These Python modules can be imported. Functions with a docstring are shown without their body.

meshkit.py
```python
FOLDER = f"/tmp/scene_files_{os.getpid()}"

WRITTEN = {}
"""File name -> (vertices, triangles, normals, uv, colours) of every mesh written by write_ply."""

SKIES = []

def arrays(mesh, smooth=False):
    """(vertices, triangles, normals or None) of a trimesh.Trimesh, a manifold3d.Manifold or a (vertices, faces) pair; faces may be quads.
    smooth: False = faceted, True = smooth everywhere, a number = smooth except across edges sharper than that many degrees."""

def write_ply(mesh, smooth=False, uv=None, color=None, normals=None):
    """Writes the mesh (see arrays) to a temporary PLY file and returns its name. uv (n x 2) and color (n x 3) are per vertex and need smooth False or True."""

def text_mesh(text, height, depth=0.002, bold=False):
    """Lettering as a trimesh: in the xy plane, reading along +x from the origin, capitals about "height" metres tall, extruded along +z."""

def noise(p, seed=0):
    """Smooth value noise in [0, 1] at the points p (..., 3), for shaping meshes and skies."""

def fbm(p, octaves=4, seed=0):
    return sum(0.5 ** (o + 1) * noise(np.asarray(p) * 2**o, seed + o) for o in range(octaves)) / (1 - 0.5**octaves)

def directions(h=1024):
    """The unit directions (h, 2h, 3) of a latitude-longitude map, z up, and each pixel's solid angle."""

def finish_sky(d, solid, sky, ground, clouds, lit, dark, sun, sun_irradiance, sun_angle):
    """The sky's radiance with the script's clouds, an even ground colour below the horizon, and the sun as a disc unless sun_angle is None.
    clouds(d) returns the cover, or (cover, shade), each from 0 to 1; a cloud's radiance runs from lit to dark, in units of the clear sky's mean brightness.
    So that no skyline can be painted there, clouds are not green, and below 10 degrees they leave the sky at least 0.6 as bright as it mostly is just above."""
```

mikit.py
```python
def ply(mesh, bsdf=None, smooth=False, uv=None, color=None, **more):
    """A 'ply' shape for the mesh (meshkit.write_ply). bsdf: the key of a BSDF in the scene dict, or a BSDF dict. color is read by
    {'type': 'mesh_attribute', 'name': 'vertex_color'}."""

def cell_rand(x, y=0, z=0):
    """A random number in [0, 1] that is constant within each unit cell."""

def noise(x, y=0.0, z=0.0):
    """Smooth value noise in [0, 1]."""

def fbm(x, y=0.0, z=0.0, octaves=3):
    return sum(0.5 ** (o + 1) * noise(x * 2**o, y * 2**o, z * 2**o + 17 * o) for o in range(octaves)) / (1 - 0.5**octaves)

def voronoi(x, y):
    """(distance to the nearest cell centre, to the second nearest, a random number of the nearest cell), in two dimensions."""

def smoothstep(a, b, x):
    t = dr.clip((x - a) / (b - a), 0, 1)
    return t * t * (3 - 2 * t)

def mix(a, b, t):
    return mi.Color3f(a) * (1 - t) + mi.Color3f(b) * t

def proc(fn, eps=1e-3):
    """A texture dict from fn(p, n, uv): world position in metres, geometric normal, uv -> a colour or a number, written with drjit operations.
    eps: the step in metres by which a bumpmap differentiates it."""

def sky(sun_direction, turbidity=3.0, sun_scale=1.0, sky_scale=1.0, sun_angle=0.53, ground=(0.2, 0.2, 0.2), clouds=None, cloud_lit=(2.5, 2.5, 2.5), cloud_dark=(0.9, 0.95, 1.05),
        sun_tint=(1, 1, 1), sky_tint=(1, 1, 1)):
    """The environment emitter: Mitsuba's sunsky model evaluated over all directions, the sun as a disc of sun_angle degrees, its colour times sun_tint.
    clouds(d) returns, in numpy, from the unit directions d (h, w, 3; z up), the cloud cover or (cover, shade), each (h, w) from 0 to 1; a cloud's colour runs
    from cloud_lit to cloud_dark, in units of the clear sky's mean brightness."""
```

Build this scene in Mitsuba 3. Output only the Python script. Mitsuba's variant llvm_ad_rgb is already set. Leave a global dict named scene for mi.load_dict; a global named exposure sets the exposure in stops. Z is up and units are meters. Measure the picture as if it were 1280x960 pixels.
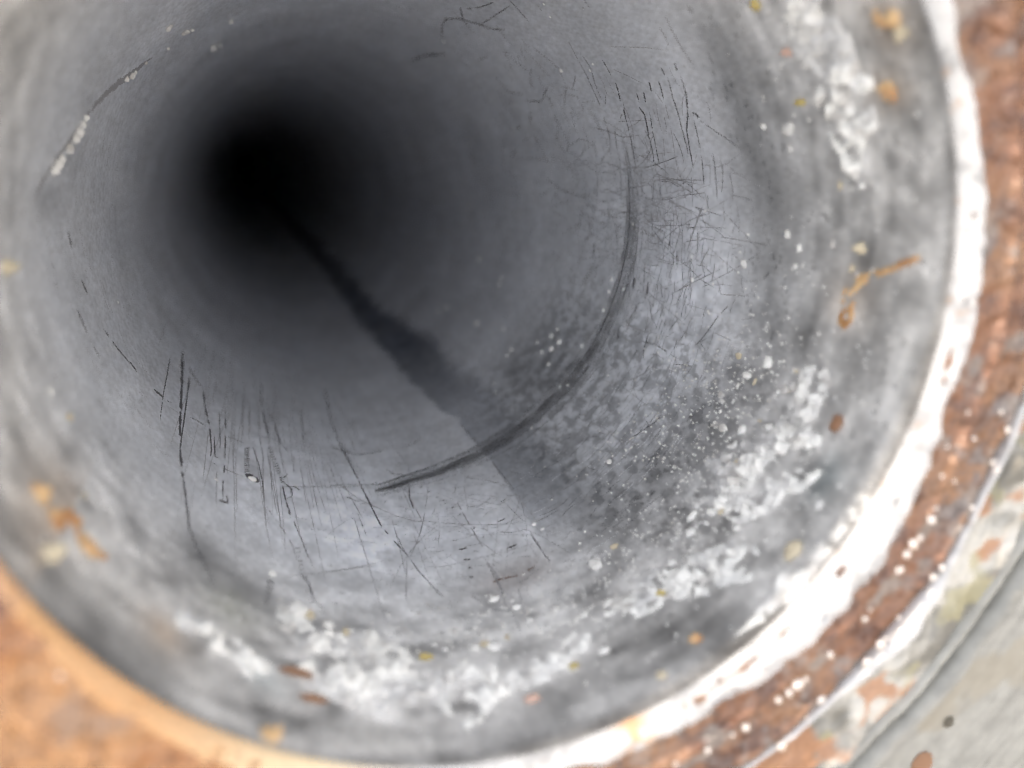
import math, random
import numpy as np, trimesh, drjit as dr, mitsuba as mi
import mikit, meshkit
from shapely.geometry import Polygon, Point
from shapely import contains_xy, distance, points as shp_points

R = 0.05                      # inner radius of the pipe in metres; the pipe lies level, its mouth facing -y
T = mi.ScalarTransform4f
scene, labels = {}, {}

# ---------------------------------------------------------------- camera, sky, exposure
exposure = 3.05
CAM = {"pos":[-0.32533,-1.3999,0.43323],"fwd":[0.14646,0.91875,-0.36666],"up":[0.51361,0.24615,0.82195]}
_o = np.array(CAM['pos']) * R
scene['camera'] = {'type': 'thinlens', 'fov': 2 * math.degrees(math.atan(0.64)), 'fov_axis': 'x',
                   'aperture_radius': 0.028 * R, 'focus_distance': 2.85 * R, 'near_clip': 0.005, 'far_clip': 200.0,
                   'to_world': T().look_at(origin=_o.tolist(), target=(_o + np.array(CAM['fwd'])).tolist(), up=CAM['up'])}
def clouds(d):
    n = meshkit.fbm(d * np.array([2.2, 2.2, 4.0]) + 3.1, 5, seed=4)
    return np.clip((n - 0.22) / 0.3, 0, 1), np.clip((n - 0.5) / 0.5, 0, 1) * 0.6
_ps = math.radians(-108.0)
_sun = np.array([math.cos(_ps) * math.cos(math.radians(1.3)), -math.sin(math.radians(1.3)), -math.sin(_ps) * math.cos(math.radians(1.3))])
scene['daylight'] = mikit.sky(_sun.tolist(), turbidity=3, sun_scale=0.42, sun_angle=3.0, clouds=clouds, cloud_lit=(2.3, 2.3, 2.35), cloud_dark=(1.2, 1.22, 1.28))

# ---------------------------------------------------------------- measured places on the pipe: phi in degrees (90 = underside), depth in radii
SCRATCHES = [[0,[[-14.19,1.5865,29.0],[-10.38,1.5822,28.4],[-6.77,1.6221,28.6],[-2.6,1.6379,29.0]]],[0,[[-9.81,1.6517,39.4],[-5.95,1.6647,39.6],[-1.5,1.6744,39.4],[3.06,1.6892,39.5],[6.79,1.6932,39.4]]],[0,[[-11.06,1.4544,44.0],[-8.58,1.4559,43.9],[-7.36,1.4584,43.8]]],[0,[[-5.7,1.4535,68.2],[-3.76,1.4667,68.4],[-1.65,1.4849,68.9]]],[0,[[-1.35,1.4628,40.9],[1.29,1.4958,43.2],[4.03,1.5031,44.0],[8.31,1.5143,44.1],[12.98,1.5242,44.3]]],[0,[[0.14,1.4861,78.3],[2.08,1.4951,78.8]]],[0,[[-2.65,1.3344,55.5],[-0.78,1.3427,55.9]]],[0,[[-2.72,1.2791,67.1],[-0.57,1.2982,68.3]]],[0,[[-4.56,1.2106,65.0],[-2.43,1.2249,65.9]]],[0,[[0.29,1.3583,63.8],[1.88,1.3389,64.1],[4.47,1.3504,63.6],[6.69,1.3609,64.0]]],[0,[[1.68,1.2957,37.9],[5.3,1.3191,38.9],[9.71,1.3278,39.3],[12.65,1.3295,39.3]]],[0,[[-0.23,1.2247,28.7],[2.59,1.2483,29.7],[6.92,1.2567,29.9],[11.22,1.2799,30.1],[16.29,1.3027,30.7]]],[0,[[-4.16,1.1481,49.2],[-2.39,1.154,49.1],[-0.48,1.1649,49.3]]],[0,[[0.05,1.1659,28.2],[4.26,1.1794,28.4],[9.87,1.2001,28.9],[14.09,1.2025,28.9],[16.57,1.2139,28.9]]],[0,[[-6.47,1.0905,54.4],[-5.05,1.0922,54.5]]],[0,[[-4.78,1.0787,39.5],[-0.7,1.102,40.7],[1.74,1.1031,40.8],[5.86,1.1116,41.0],[11.35,1.1084,40.7],[19.57,1.1196,41.0]]],[0,[[-7.19,1.0006,57.1],[-5.32,1.0056,57.4]]],[0,[[-4.42,0.9991,44.0],[-0.59,1.0125,43.8],[3.32,1.0496,43.7],[5.93,1.0834,45.8],[10.0,1.0935,47.1],[13.4,1.0913,47.1]]],[0,[[5.14,1.3788,40.3],[7.07,1.3579,40.3],[10.41,1.3607,40.0],[13.0,1.3727,40.1]]],[0,[[2.84,1.0156,58.5],[3.18,0.9952,67.5],[3.88,0.986,73.0]]],[0,[[4.09,1.0208,32.0],[7.42,1.0233,32.0],[12.07,1.0278,32.0],[19.42,1.0446,32.5]]],[0,[[4.38,0.9855,21.7],[7.07,0.8945,19.9],[10.07,0.789,18.1]]],[0,[[9.68,0.7413,13.3],[12.62,0.889,14.0],[13.25,0.9534,13.0]]],[0,[[12.62,0.889,19.8],[14.65,0.8195,17.4],[16.39,0.715,15.2]]],[0,[[10.49,0.954,24.3],[15.03,0.9558,24.4],[19.26,0.9626,24.5]]],[0,[[16.96,0.9467,9.7],[16.36,0.7416,9.0]]],[0,[[13.95,1.5539,16.9],[13.94,1.4494,15.1],[13.19,1.367,15.1]]],[0,[[16.13,1.3355,19.1],[16.08,1.2691,23.1],[17.09,1.2096,17.6],[15.45,1.1244,21.2]]],[0,[[13.34,1.8685,13.4],[12.51,1.7722,12.4],[12.54,1.6709,13.4]]],[0,[[12.81,2.4097,20.3],[13.55,2.1463,18.8],[14.22,2.009,18.6]]],[0,[[16.32,2.5423,34.7],[19.11,2.3659,26.8],[20.44,2.1492,20.8],[21.35,2.0291,20.2]]],[0,[[11.18,1.886,31.8],[21.2,1.9505,33.3]]],[0,[[14.67,2.0525,34.9],[21.45,2.08,35.4]]],[0,[[11.74,1.656,28.2],[20.71,1.6983,29.1]]],[0,[[5.77,1.9833,24.7],[6.57,1.917,27.6],[7.95,1.8783,29.7]]],[2,[[-13.26,1.3505,17.0],[-12.07,1.2246,15.7],[-10.73,1.1,15.1],[-9.36,1.0085,14.5]]],[2,[[-8.74,1.4224,22.4],[-6.53,1.3364,21.0],[-4.51,1.2633,19.8]]],[0,[[-5.67,2.0619,14.8],[-5.92,1.9326,20.8],[-4.54,1.8473,31.3],[-1.8,1.8374,32.6],[-0.97,1.853,30.0]]],[0,[[18.66,2.4593,25.2],[20.28,2.235,21.1],[21.29,2.0289,18.1]]],[0,[[23.04,2.0134,22.7],[24.98,1.8445,17.4],[25.02,1.7213,13.2]]],[0,[[30.04,2.1975,23.2],[27.35,2.0349,16.2],[26.2,1.8262,13.0]]],[0,[[31.73,2.3744,18.8],[30.04,2.1975,17.2]]],[0,[[25.52,1.4528,28.9],[29.2,1.3329,25.6],[31.34,1.2452,21.6],[33.14,1.1235,19.4],[34.96,1.0306,17.3],[35.8,0.9362,15.0]]],[0,[[30.12,1.2238,58.3],[33.15,1.211,57.7]]],[0,[[28.21,1.2815,52.9],[30.07,1.2829,53.0]]],[0,[[30.61,1.1164,34.1],[33.79,1.114,34.0],[37.88,1.0878,33.0]]],[0,[[31.09,0.9626,30.7],[34.48,0.9637,30.8]]],[0,[[20.87,1.1101,15.6],[22.65,1.0202,14.5]]],[0,[[19.83,1.476,16.4],[19.88,1.3082,14.6],[18.78,1.1901,14.5]]],[0,[[24.34,1.3266,18.5],[23.96,1.2345,18.0]]],[0,[[23.41,1.3264,11.4],[22.67,1.2342,11.0]]],[0,[[25.06,1.1714,14.5],[25.0,1.0646,13.9]]],[0,[[28.34,1.0135,14.5],[31.21,0.8756,12.9],[32.64,0.7995,12.0]]],[0,[[46.14,2.2342,26.4],[48.19,1.9812,23.8],[50.18,1.7698,21.8]]],[0,[[38.0,1.5285,113.5],[40.18,1.5174,112.5]]],[0,[[38.11,1.4058,73.2],[40.79,1.3926,72.4]]],[0,[[33.76,1.4648,33.7],[41.43,1.4206,32.5]]],[0,[[43.92,1.4472,58.6],[45.35,1.4455,58.6]]],[0,[[45.35,1.4455,30.7],[46.37,1.4637,33.2],[49.49,1.4756,34.1]]],[0,[[37.87,1.4004,12.6],[38.5,1.255,13.2],[40.37,1.1227,12.0],[40.33,1.0382,10.4],[40.31,0.8711,9.8]]],[0,[[41.39,1.3693,22.7],[45.19,1.3063,20.1],[47.76,1.2115,17.0]]],[0,[[47.73,1.5338,21.0],[48.96,1.4281,16.0],[48.31,1.2596,15.4],[47.53,1.0589,14.2],[48.38,0.9759,15.3]]],[0,[[50.84,1.5962,14.8],[51.71,1.4975,13.0],[52.04,1.3807,12.0],[51.26,1.3177,14.2]]],[0,[[50.83,1.3169,12.1],[50.27,1.2043,11.2],[50.78,1.1037,11.2]]],[0,[[35.15,0.9186,28.6],[36.67,0.8984,17.3],[35.94,0.7717,15.9]]],[0,[[26.38,0.8796,17.1],[27.92,0.8661,10.9],[27.0,0.8092,16.1],[26.92,0.8584,9.9]]],[0,[[38.14,0.8363,25.3],[40.57,0.8795,27.4],[44.45,0.9186,28.9],[47.37,0.9535,29.6]]],[0,[[50.78,1.5126,51.5],[52.8,1.4956,50.8]]],[0,[[16.42,1.1106,27.0],[20.9,1.1219,27.3]]],[0,[[23.81,1.3956,17.6],[24.56,1.4531,18.2]]],[0,[[24.52,1.4386,38.9],[24.14,1.3816,38.1]]],[0,[[24.01,1.8807,15.2],[22.87,1.7714,14.4]]],[0,[[32.16,1.0803,14.2],[32.2,1.0053,13.8]]],[0,[[31.78,1.9632,55.5],[35.79,1.9543,55.0]]],[0,[[50.7,1.5959,15.5],[51.87,1.4843,12.6],[51.75,1.3677,12.0],[51.31,1.3147,12.9]]],[0,[[50.96,1.3201,11.8],[50.51,1.1851,11.1],[50.97,1.112,15.6],[52.85,1.0903,19.4]]],[0,[[62.57,1.5334,16.7],[62.54,1.4129,17.2],[61.65,1.3037,16.0],[61.97,1.191,15.0],[62.45,1.0955,14.5],[62.38,0.9775,14.4],[61.9,0.888,14.4]]],[0,[[72.32,1.3245,28.3],[71.31,1.1892,23.7],[71.82,1.0842,24.2],[70.33,0.9815,23.5],[70.45,0.8736,20.5]]],[0,[[70.16,1.0134,32.3],[66.64,0.9765,31.1],[62.75,0.9321,29.7]]],[0,[[63.06,0.8651,21.2],[66.0,0.9263,22.0],[69.52,1.0156,23.4]]],[0,[[70.39,1.5641,22.0],[67.73,1.4546,19.5],[65.58,1.3398,17.4]]],[0,[[94.37,2.0748,23.8],[94.14,1.8563,20.5],[94.52,1.7209,18.2]]],[0,[[94.39,1.5829,17.2],[94.85,1.4481,17.0],[95.08,1.3003,16.6]]],[0,[[64.02,1.2047,29.5],[59.47,1.1992,28.8],[56.13,1.1492,26.4]]],[0,[[51.56,1.5141,49.1],[52.5,1.4819,47.9]]],[0,[[72.49,1.2856,30.3],[68.56,1.2319,28.7]]],[0,[[127.06,2.2949,57.2],[126.37,2.0409,50.1],[125.76,1.8155,44.3],[125.13,1.5763,38.8],[124.66,1.3991,35.1],[124.23,1.2388,35.9],[122.9,1.1196,36.5],[121.3,0.9805,32.9]]],[0,[[121.3,0.9805,25.2],[120.68,0.8908,24.8],[119.46,0.7808,23.9],[118.36,0.6991,22.8]]],[0,[[121.85,0.9757,22.9],[123.22,0.8505,21.9],[124.9,0.7098,20.7]]],[0,[[114.13,1.3222,27.5],[116.9,1.1686,26.0],[119.16,1.0657,26.5],[121.07,0.9862,25.6]]],[0,[[110.19,1.5925,13.5],[112.17,1.4433,13.2],[113.75,1.3527,13.7]]],[0,[[129.5,2.1143,74.0],[126.21,2.0655,70.7],[122.96,2.0199,69.0],[119.7,2.0372,67.7],[115.37,2.0629,67.6]]],[0,[[131.81,1.7098,32.2],[129.94,1.6218,30.6],[126.62,1.4842,28.5],[123.76,1.4155,27.7],[120.77,1.3343,26.3],[117.09,1.2616,25.4],[114.38,1.2403,25.1],[109.98,1.1796,23.5],[106.26,1.1279,22.5],[101.42,1.057,21.1],[98.61,1.0238,20.6]]],[0,[[129.49,1.5127,41.5],[127.14,1.4659,39.5]]],[0,[[114.52,1.5945,41.5],[115.68,1.49,40.1],[116.05,1.3696,43.6]]],[0,[[123.13,1.5793,63.7],[118.92,1.602,64.1],[113.94,1.6094,63.5]]],[0,[[94.41,1.5726,18.5],[94.53,1.421,17.5],[94.73,1.2564,16.5]]],[0,[[94.98,1.2441,16.0],[95.23,1.1303,15.8],[95.29,0.9605,15.0]]],[0,[[94.98,1.2441,11.3],[96.23,1.1021,10.8],[96.53,1.03,10.8]]],[0,[[106.02,1.4255,14.8],[104.95,1.4846,18.6],[103.96,1.5079,24.1]]],[0,[[101.13,1.5792,15.8],[103.71,1.4278,13.2],[104.52,1.3495,11.7],[105.71,1.2473,11.3]]],[0,[[106.67,1.3538,30.3],[106.94,1.231,29.3],[107.09,1.1233,28.6],[107.28,0.9542,26.7]]],[0,[[108.33,0.8497,22.6],[108.32,0.7532,20.9],[108.69,0.6245,19.3]]],[0,[[107.34,0.8383,19.2],[107.24,0.7764,18.6]]],[0,[[97.75,0.9354,21.6],[98.05,0.8183,20.3],[98.35,0.7722,19.4]]],[0,[[111.77,0.9814,70.5],[110.01,0.9819,70.3]]],[0,[[111.8,0.9097,60.4],[110.58,0.9007,59.7]]],[0,[[111.85,0.8513,70.5],[111.12,0.8447,70.0]]],[0,[[112.56,0.7941,67.9],[111.84,0.7879,67.4]]],[0,[[103.57,0.8924,70.9],[101.15,0.8963,71.0]]],[0,[[101.84,1.0864,58.8],[100.08,1.0877,58.7]]],[0,[[98.81,1.2184,55.7],[97.41,1.2167,55.5]]],[0,[[121.03,0.9165,20.9],[116.07,0.8923,20.2],[111.67,0.8958,19.9],[107.62,0.8922,19.7],[102.59,0.8782,19.3],[96.68,0.8468,18.5]]],[0,[[138.7,0.8404,26.4],[135.42,0.8724,26.8],[131.68,0.9117,27.8],[127.68,0.9316,28.4]]],[0,[[106.77,1.1193,21.0],[103.44,1.0291,19.8],[100.65,0.9784,20.0],[97.98,0.961,19.9]]],[0,[[134.8,1.6011,33.6],[128.58,1.6461,34.1],[122.51,1.6515,33.4],[121.06,1.6781,30.7]]],[0,[[111.32,2.0507,51.7],[107.67,2.0809,51.8],[105.37,2.1109,51.3]]],[0,[[121.82,1.1748,18.8],[121.78,1.0615,18.8],[121.39,0.9873,19.4]]],[0,[[117.76,1.8107,40.6],[116.63,1.7509,43.8],[114.36,1.7243,44.6]]],[0,[[114.14,1.8682,97.3],[113.74,1.8648,96.9]]],[0,[[113.13,1.771,91.8],[112.73,1.7674,91.4]]],[0,[[112.75,1.7041,88.3],[112.37,1.7004,87.9]]],[0,[[112.27,1.5653,81.4],[111.9,1.5617,81.0]]],[0,[[111.11,1.5025,77.9],[110.75,1.4987,77.6]]],[0,[[110.15,1.4353,74.5],[109.8,1.4314,74.2]]],[0,[[109.29,1.3952,72.3],[108.94,1.3912,72.0]]],[0,[[108.39,1.3119,68.4],[108.05,1.3079,68.1]]],[0,[[107.75,1.2412,65.2],[107.42,1.2371,64.9]]],[0,[[106.76,1.1041,59.4],[106.45,1.1001,59.1]]],[0,[[106.13,1.0231,56.1],[105.83,1.0192,55.9]]],[0,[[175.04,2.1968,41.9],[173.49,1.6713,30.6],[172.21,1.3742,25.4]]],[0,[[172.32,2.4788,124.9],[169.76,1.9657,88.5],[167.82,1.5176,64.9],[166.77,1.3226,57.3]]],[0,[[168.87,2.3557,70.2],[167.6,1.8019,49.5],[166.9,1.4311,38.4],[166.6,1.2923,35.2]]],[0,[[166.77,1.3226,78.4],[165.37,1.1327,69.1],[163.95,0.9969,61.3],[162.63,0.8235,51.1]]],[0,[[164.33,2.2253,74.9],[162.69,1.9562,65.0],[160.92,1.7538,54.5],[159.86,1.5138,39.8],[159.98,1.3974,30.3]]],[0,[[159.61,1.6862,36.8],[158.91,1.4655,39.5],[157.5,1.4864,46.9]]],[0,[[157.34,2.1283,53.1],[156.8,1.7297,41.3],[156.63,1.454,33.2],[156.72,1.2461,29.6],[156.52,1.1135,28.6]]],[0,[[157.21,1.0977,114.8],[155.45,1.1198,116.6]]],[0,[[155.87,1.1726,37.0],[155.45,1.1226,35.4]]],[0,[[152.19,2.5405,30.5],[152.68,2.0884,26.7],[152.44,1.8975,26.8]]],[0,[[150.6,2.558,32.3],[150.87,1.8912,23.5]]],[0,[[150.03,1.8209,43.0],[148.7,1.6402,35.5],[148.12,1.4639,27.5],[147.93,1.2064,22.4]]],[0,[[147.93,2.6028,43.8],[148.08,2.0053,35.1],[147.53,1.7457,29.9],[147.87,1.5045,24.3],[148.02,1.266,21.7]]],[0,[[146.42,2.9639,56.4],[146.88,2.5982,56.4],[146.35,2.252,54.3],[145.73,2.0566,51.2]]],[0,[[144.99,2.4868,57.1],[143.54,2.2305,47.6],[142.66,2.0177,46.8],[141.12,1.9373,51.3]]],[0,[[139.72,1.9011,23.2],[140.54,1.6592,21.2]]],[0,[[141.56,1.6551,39.6],[143.84,1.5547,32.1],[141.68,1.4948,48.2],[141.52,1.4271,18.3],[143.0,1.3742,36.3]]],[0,[[134.42,2.7757,29.5],[135.91,2.3261,26.5],[136.74,2.0564,24.7]]],[0,[[134.67,2.4556,18.5],[136.48,2.0115,16.5]]],[0,[[125.24,3.2279,34.4],[126.99,2.5166,31.5],[126.75,2.2344,33.2]]],[0,[[175.63,1.6085,71.4],[173.54,1.6439,72.7]]],[0,[[172.2,1.6377,40.3],[171.12,1.6655,41.1]]],[0,[[165.87,1.6947,56.2],[164.32,1.7212,58.4],[162.24,1.73,58.8]]],[0,[[156.64,1.7787,43.1],[154.43,1.7978,43.3],[152.22,1.8118,43.2]]],[0,[[160.17,1.3919,34.9],[157.75,1.397,34.3],[151.84,1.4336,34.1]]],[0,[[143.83,1.4823,31.7],[140.81,1.524,32.5],[135.1,1.5838,33.3],[123.59,1.647,33.5]]],[0,[[148.55,1.9946,45.2],[145.31,2.0407,47.2],[142.66,2.0177,45.8]]],[0,[[168.74,2.3285,82.3],[166.96,2.2562,80.1],[164.57,2.2145,77.9]]],[0,[[143.58,1.5038,49.0],[143.24,1.3545,46.4],[142.61,1.2071,43.3]]],[0,[[158.94,2.0449,32.6],[157.86,1.5733,24.3]]],[0,[[150.43,2.3463,27.7],[150.84,1.9628,23.3]]],[0,[[140.81,1.524,55.2],[139.73,1.5011,53.9]]],[0,[[152.14,1.7376,42.7],[150.79,1.7855,44.3]]],[0,[[152.14,1.7121,42.1],[150.8,1.7592,43.6]]],[0,[[152.14,1.6871,41.5],[150.81,1.7334,43.0]]],[0,[[152.14,1.6623,40.9],[150.82,1.7079,42.4]]],[0,[[152.14,1.638,40.3],[150.83,1.6828,41.8]]],[0,[[152.15,1.614,39.7],[150.84,1.6581,41.2]]],[0,[[152.15,1.5903,39.2],[150.86,1.6338,40.6]]],[0,[[152.15,1.567,38.6],[150.87,1.6098,40.0]]],[0,[[152.15,1.544,38.1],[150.88,1.5861,39.4]]],[0,[[152.15,1.5214,37.6],[150.89,1.5628,38.9]]],[0,[[152.15,1.499,37.1],[150.9,1.5398,38.3]]],[0,[[152.15,1.477,36.6],[150.91,1.5172,37.8]]],[0,[[146.26,1.8756,47.6],[144.87,1.9186,49.0]]],[0,[[146.09,1.85,46.8],[144.74,1.8916,48.2]]],[0,[[145.92,1.8247,46.0],[144.6,1.8649,47.4]]],[0,[[145.75,1.7997,45.3],[144.47,1.8386,46.6]]],[0,[[145.59,1.775,44.6],[144.34,1.8126,45.8]]],[0,[[145.42,1.7506,43.8],[144.21,1.787,45.0]]],[0,[[145.26,1.7265,43.1],[144.09,1.7617,44.2]]],[0,[[145.11,1.7027,42.4],[143.96,1.7367,43.5]]],[0,[[144.95,1.6792,41.7],[143.84,1.7121,42.7]]],[0,[[144.8,1.6559,41.0],[143.72,1.6878,42.0]]],[0,[[144.65,1.633,40.3],[143.6,1.6638,41.3]]],[0,[[144.5,1.6103,39.6],[143.48,1.6401,40.5]]],[0,[[144.35,1.5879,38.9],[143.37,1.6167,39.8]]],[0,[[144.2,1.5657,38.3],[143.25,1.5937,39.1]]],[0,[[144.06,1.5438,37.6],[143.14,1.5709,38.4]]],[0,[[143.92,1.5222,36.9],[143.03,1.5484,37.7]]],[0,[[163.5,0.9505,50.9],[162.24,0.7822,46.8],[161.02,0.7197,49.2],[159.72,0.6618,47.2],[158.19,0.6011,44.1],[156.73,0.5326,40.4]]],[0,[[147.46,1.2399,33.1],[146.5,1.1799,32.5],[144.63,1.0924,29.7],[143.11,0.9917,24.2],[142.44,0.8652,19.4],[142.34,0.8096,17.5]]],[0,[[143.2,1.3505,29.3],[142.0,1.1664,25.9],[141.19,1.0642,24.0],[140.49,0.9552,22.2],[139.68,0.855,20.8]]],[0,[[142.34,0.8096,49.4],[141.06,0.7558,40.9],[140.63,0.6572,39.6],[139.12,0.6193,44.1]]],[0,[[146.2,0.7375,23.2],[142.39,0.7981,25.1],[138.52,0.8409,26.3],[134.18,0.8894,26.8],[126.18,0.9685,28.4]]],[0,[[148.37,0.6912,100.4],[147.18,0.6983,100.9]]],[0,[[148.51,0.6594,98.2],[147.48,0.6647,98.6]]],[0,[[148.65,0.6285,96.2],[147.78,0.6319,96.4]]],[0,[[148.78,0.5984,94.3],[148.07,0.6001,94.4]]],[0,[[148.91,0.5691,92.6],[148.35,0.5691,92.5]]],[0,[[142.69,0.971,35.3],[141.83,0.985,35.8]]],[0,[[142.6,0.9422,34.7],[141.71,0.9561,35.1]]],[0,[[142.51,0.914,34.0],[141.6,0.9278,34.5]]],[0,[[142.42,0.8864,33.4],[141.49,0.9001,33.8]]],[0,[[142.34,0.8593,32.8],[141.38,0.8729,33.2]]],[0,[[142.25,0.8328,32.2],[141.27,0.8463,32.6]]],[0,[[142.17,0.8068,31.6],[141.17,0.8201,32.0]]],[0,[[142.09,0.7812,31.0],[141.07,0.7945,31.4]]],[0,[[142.01,0.7562,30.5],[140.97,0.7693,30.9]]],[0,[[141.93,0.7317,29.9],[140.87,0.7447,30.3]]],[0,[[141.86,0.7076,29.4],[140.77,0.7204,29.8]]],[0,[[141.78,0.6839,28.9],[140.68,0.6967,29.2]]],[0,[[141.71,0.6607,28.3],[140.59,0.6733,28.7]]],[0,[[141.64,0.638,27.8],[140.5,0.6504,28.2]]],[0,[[108.12,0.8798,36.1],[107.8,0.7426,29.6],[109.31,0.6055,28.0],[109.12,0.4854,27.3],[109.81,0.4191,24.8]]],[0,[[117.94,0.6819,13.2],[116.24,0.5331,11.7]]],[0,[[98.02,0.9202,21.7],[98.34,0.7542,20.9],[98.12,0.7017,22.0]]],[0,[[105.88,0.6529,27.2],[107.56,0.4883,25.6]]],[3,[[109.41,0.7254,56.8],[107.97,0.733,58.5],[103.93,0.7184,57.2],[100.88,0.7341,56.5]]],[0,[[-32.56,2.7759,68.9],[-35.88,2.5552,38.7],[-36.39,2.4173,67.7],[-34.73,2.3269,90.5],[-30.13,2.2039,84.1],[-27.8,2.1588,77.4],[-25.91,2.0437,65.5]]],[0,[[-36.72,2.159,51.2],[-33.75,2.2931,64.5],[-31.96,2.3214,75.9]]],[0,[[-35.45,2.1338,47.0],[-33.81,2.0078,38.8],[-32.97,1.8526,31.3]]],[0,[[-30.13,2.2039,27.2],[-30.17,1.9922,24.1],[-30.33,1.7749,21.3]]],[0,[[-6.53,2.445,57.3],[-5.31,2.2556,27.1],[-8.88,2.0826,48.2]]],[0,[[-5.54,2.4081,38.8],[0.24,2.5507,42.6]]],[0,[[-16.01,2.625,51.2],[-10.58,2.6199,47.5],[-8.41,2.4423,34.5]]],[0,[[-31.98,3.6354,86.9],[-30.85,3.2693,87.9],[-27.93,2.9918,83.7]]],[0,[[-23.34,1.2694,29.4],[-22.08,1.3384,31.1]]],[0,[[5.84,1.9996,29.1],[6.44,1.9205,34.3],[7.83,1.8728,38.2]]],[0,[[9.98,3.0443,22.9],[10.28,2.6396,22.5],[11.42,2.4492,24.7]]],[0,[[210.51,1.3114,110.3],[207.58,1.3338,111.7]]],[0,[[201.65,1.3906,112.3],[198.99,1.4191,114.0]]],[0,[[191.85,1.4592,89.1],[187.86,1.5046,89.9],[181.11,1.5835,92.0]]],[0,[[198.08,1.2168,78.0],[193.77,1.2326,77.5],[188.66,1.2406,76.0]]],[0,[[183.26,1.5706,116.4],[180.94,1.5691,114.6]]],[0,[[175.97,1.6066,111.4],[173.38,1.6345,112.4]]]]
CRACK = [[-143.31,0.8943,169.8],[-139.42,1.0307,194.7],[-135.63,1.1844,219.9],[-131.96,1.3432,257.5],[-127.56,1.453,281.6],[-123.28,1.6176,301.9],[-118.74,1.8332,349.6],[-113.4,2.0046,397.8]]
ARC = [[7.45,1.5719],[15.05,1.5862],[22.31,1.5922],[29.68,1.6014],[37.26,1.6131],[46.18,1.627],[54.6,1.6359],[63.22,1.6582],[71.89,1.684],[81.36,1.6876],[90.96,1.6892],[97.61,1.688],[105.99,1.6825],[114.08,1.6618],[122.63,1.5868]]
ARCW = 930.0
SEAM_A = [[0.504,98.41],[0.828,97.11],[1.139,95.76],[1.585,94.48],[1.741,94.52],[2.106,94.94],[2.572,96.21],[3.28,98.73],[4.152,99.49],[5.76,99.73],[8.978,97.65],[13.563,99.12],[28.335,103.76]]
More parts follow.
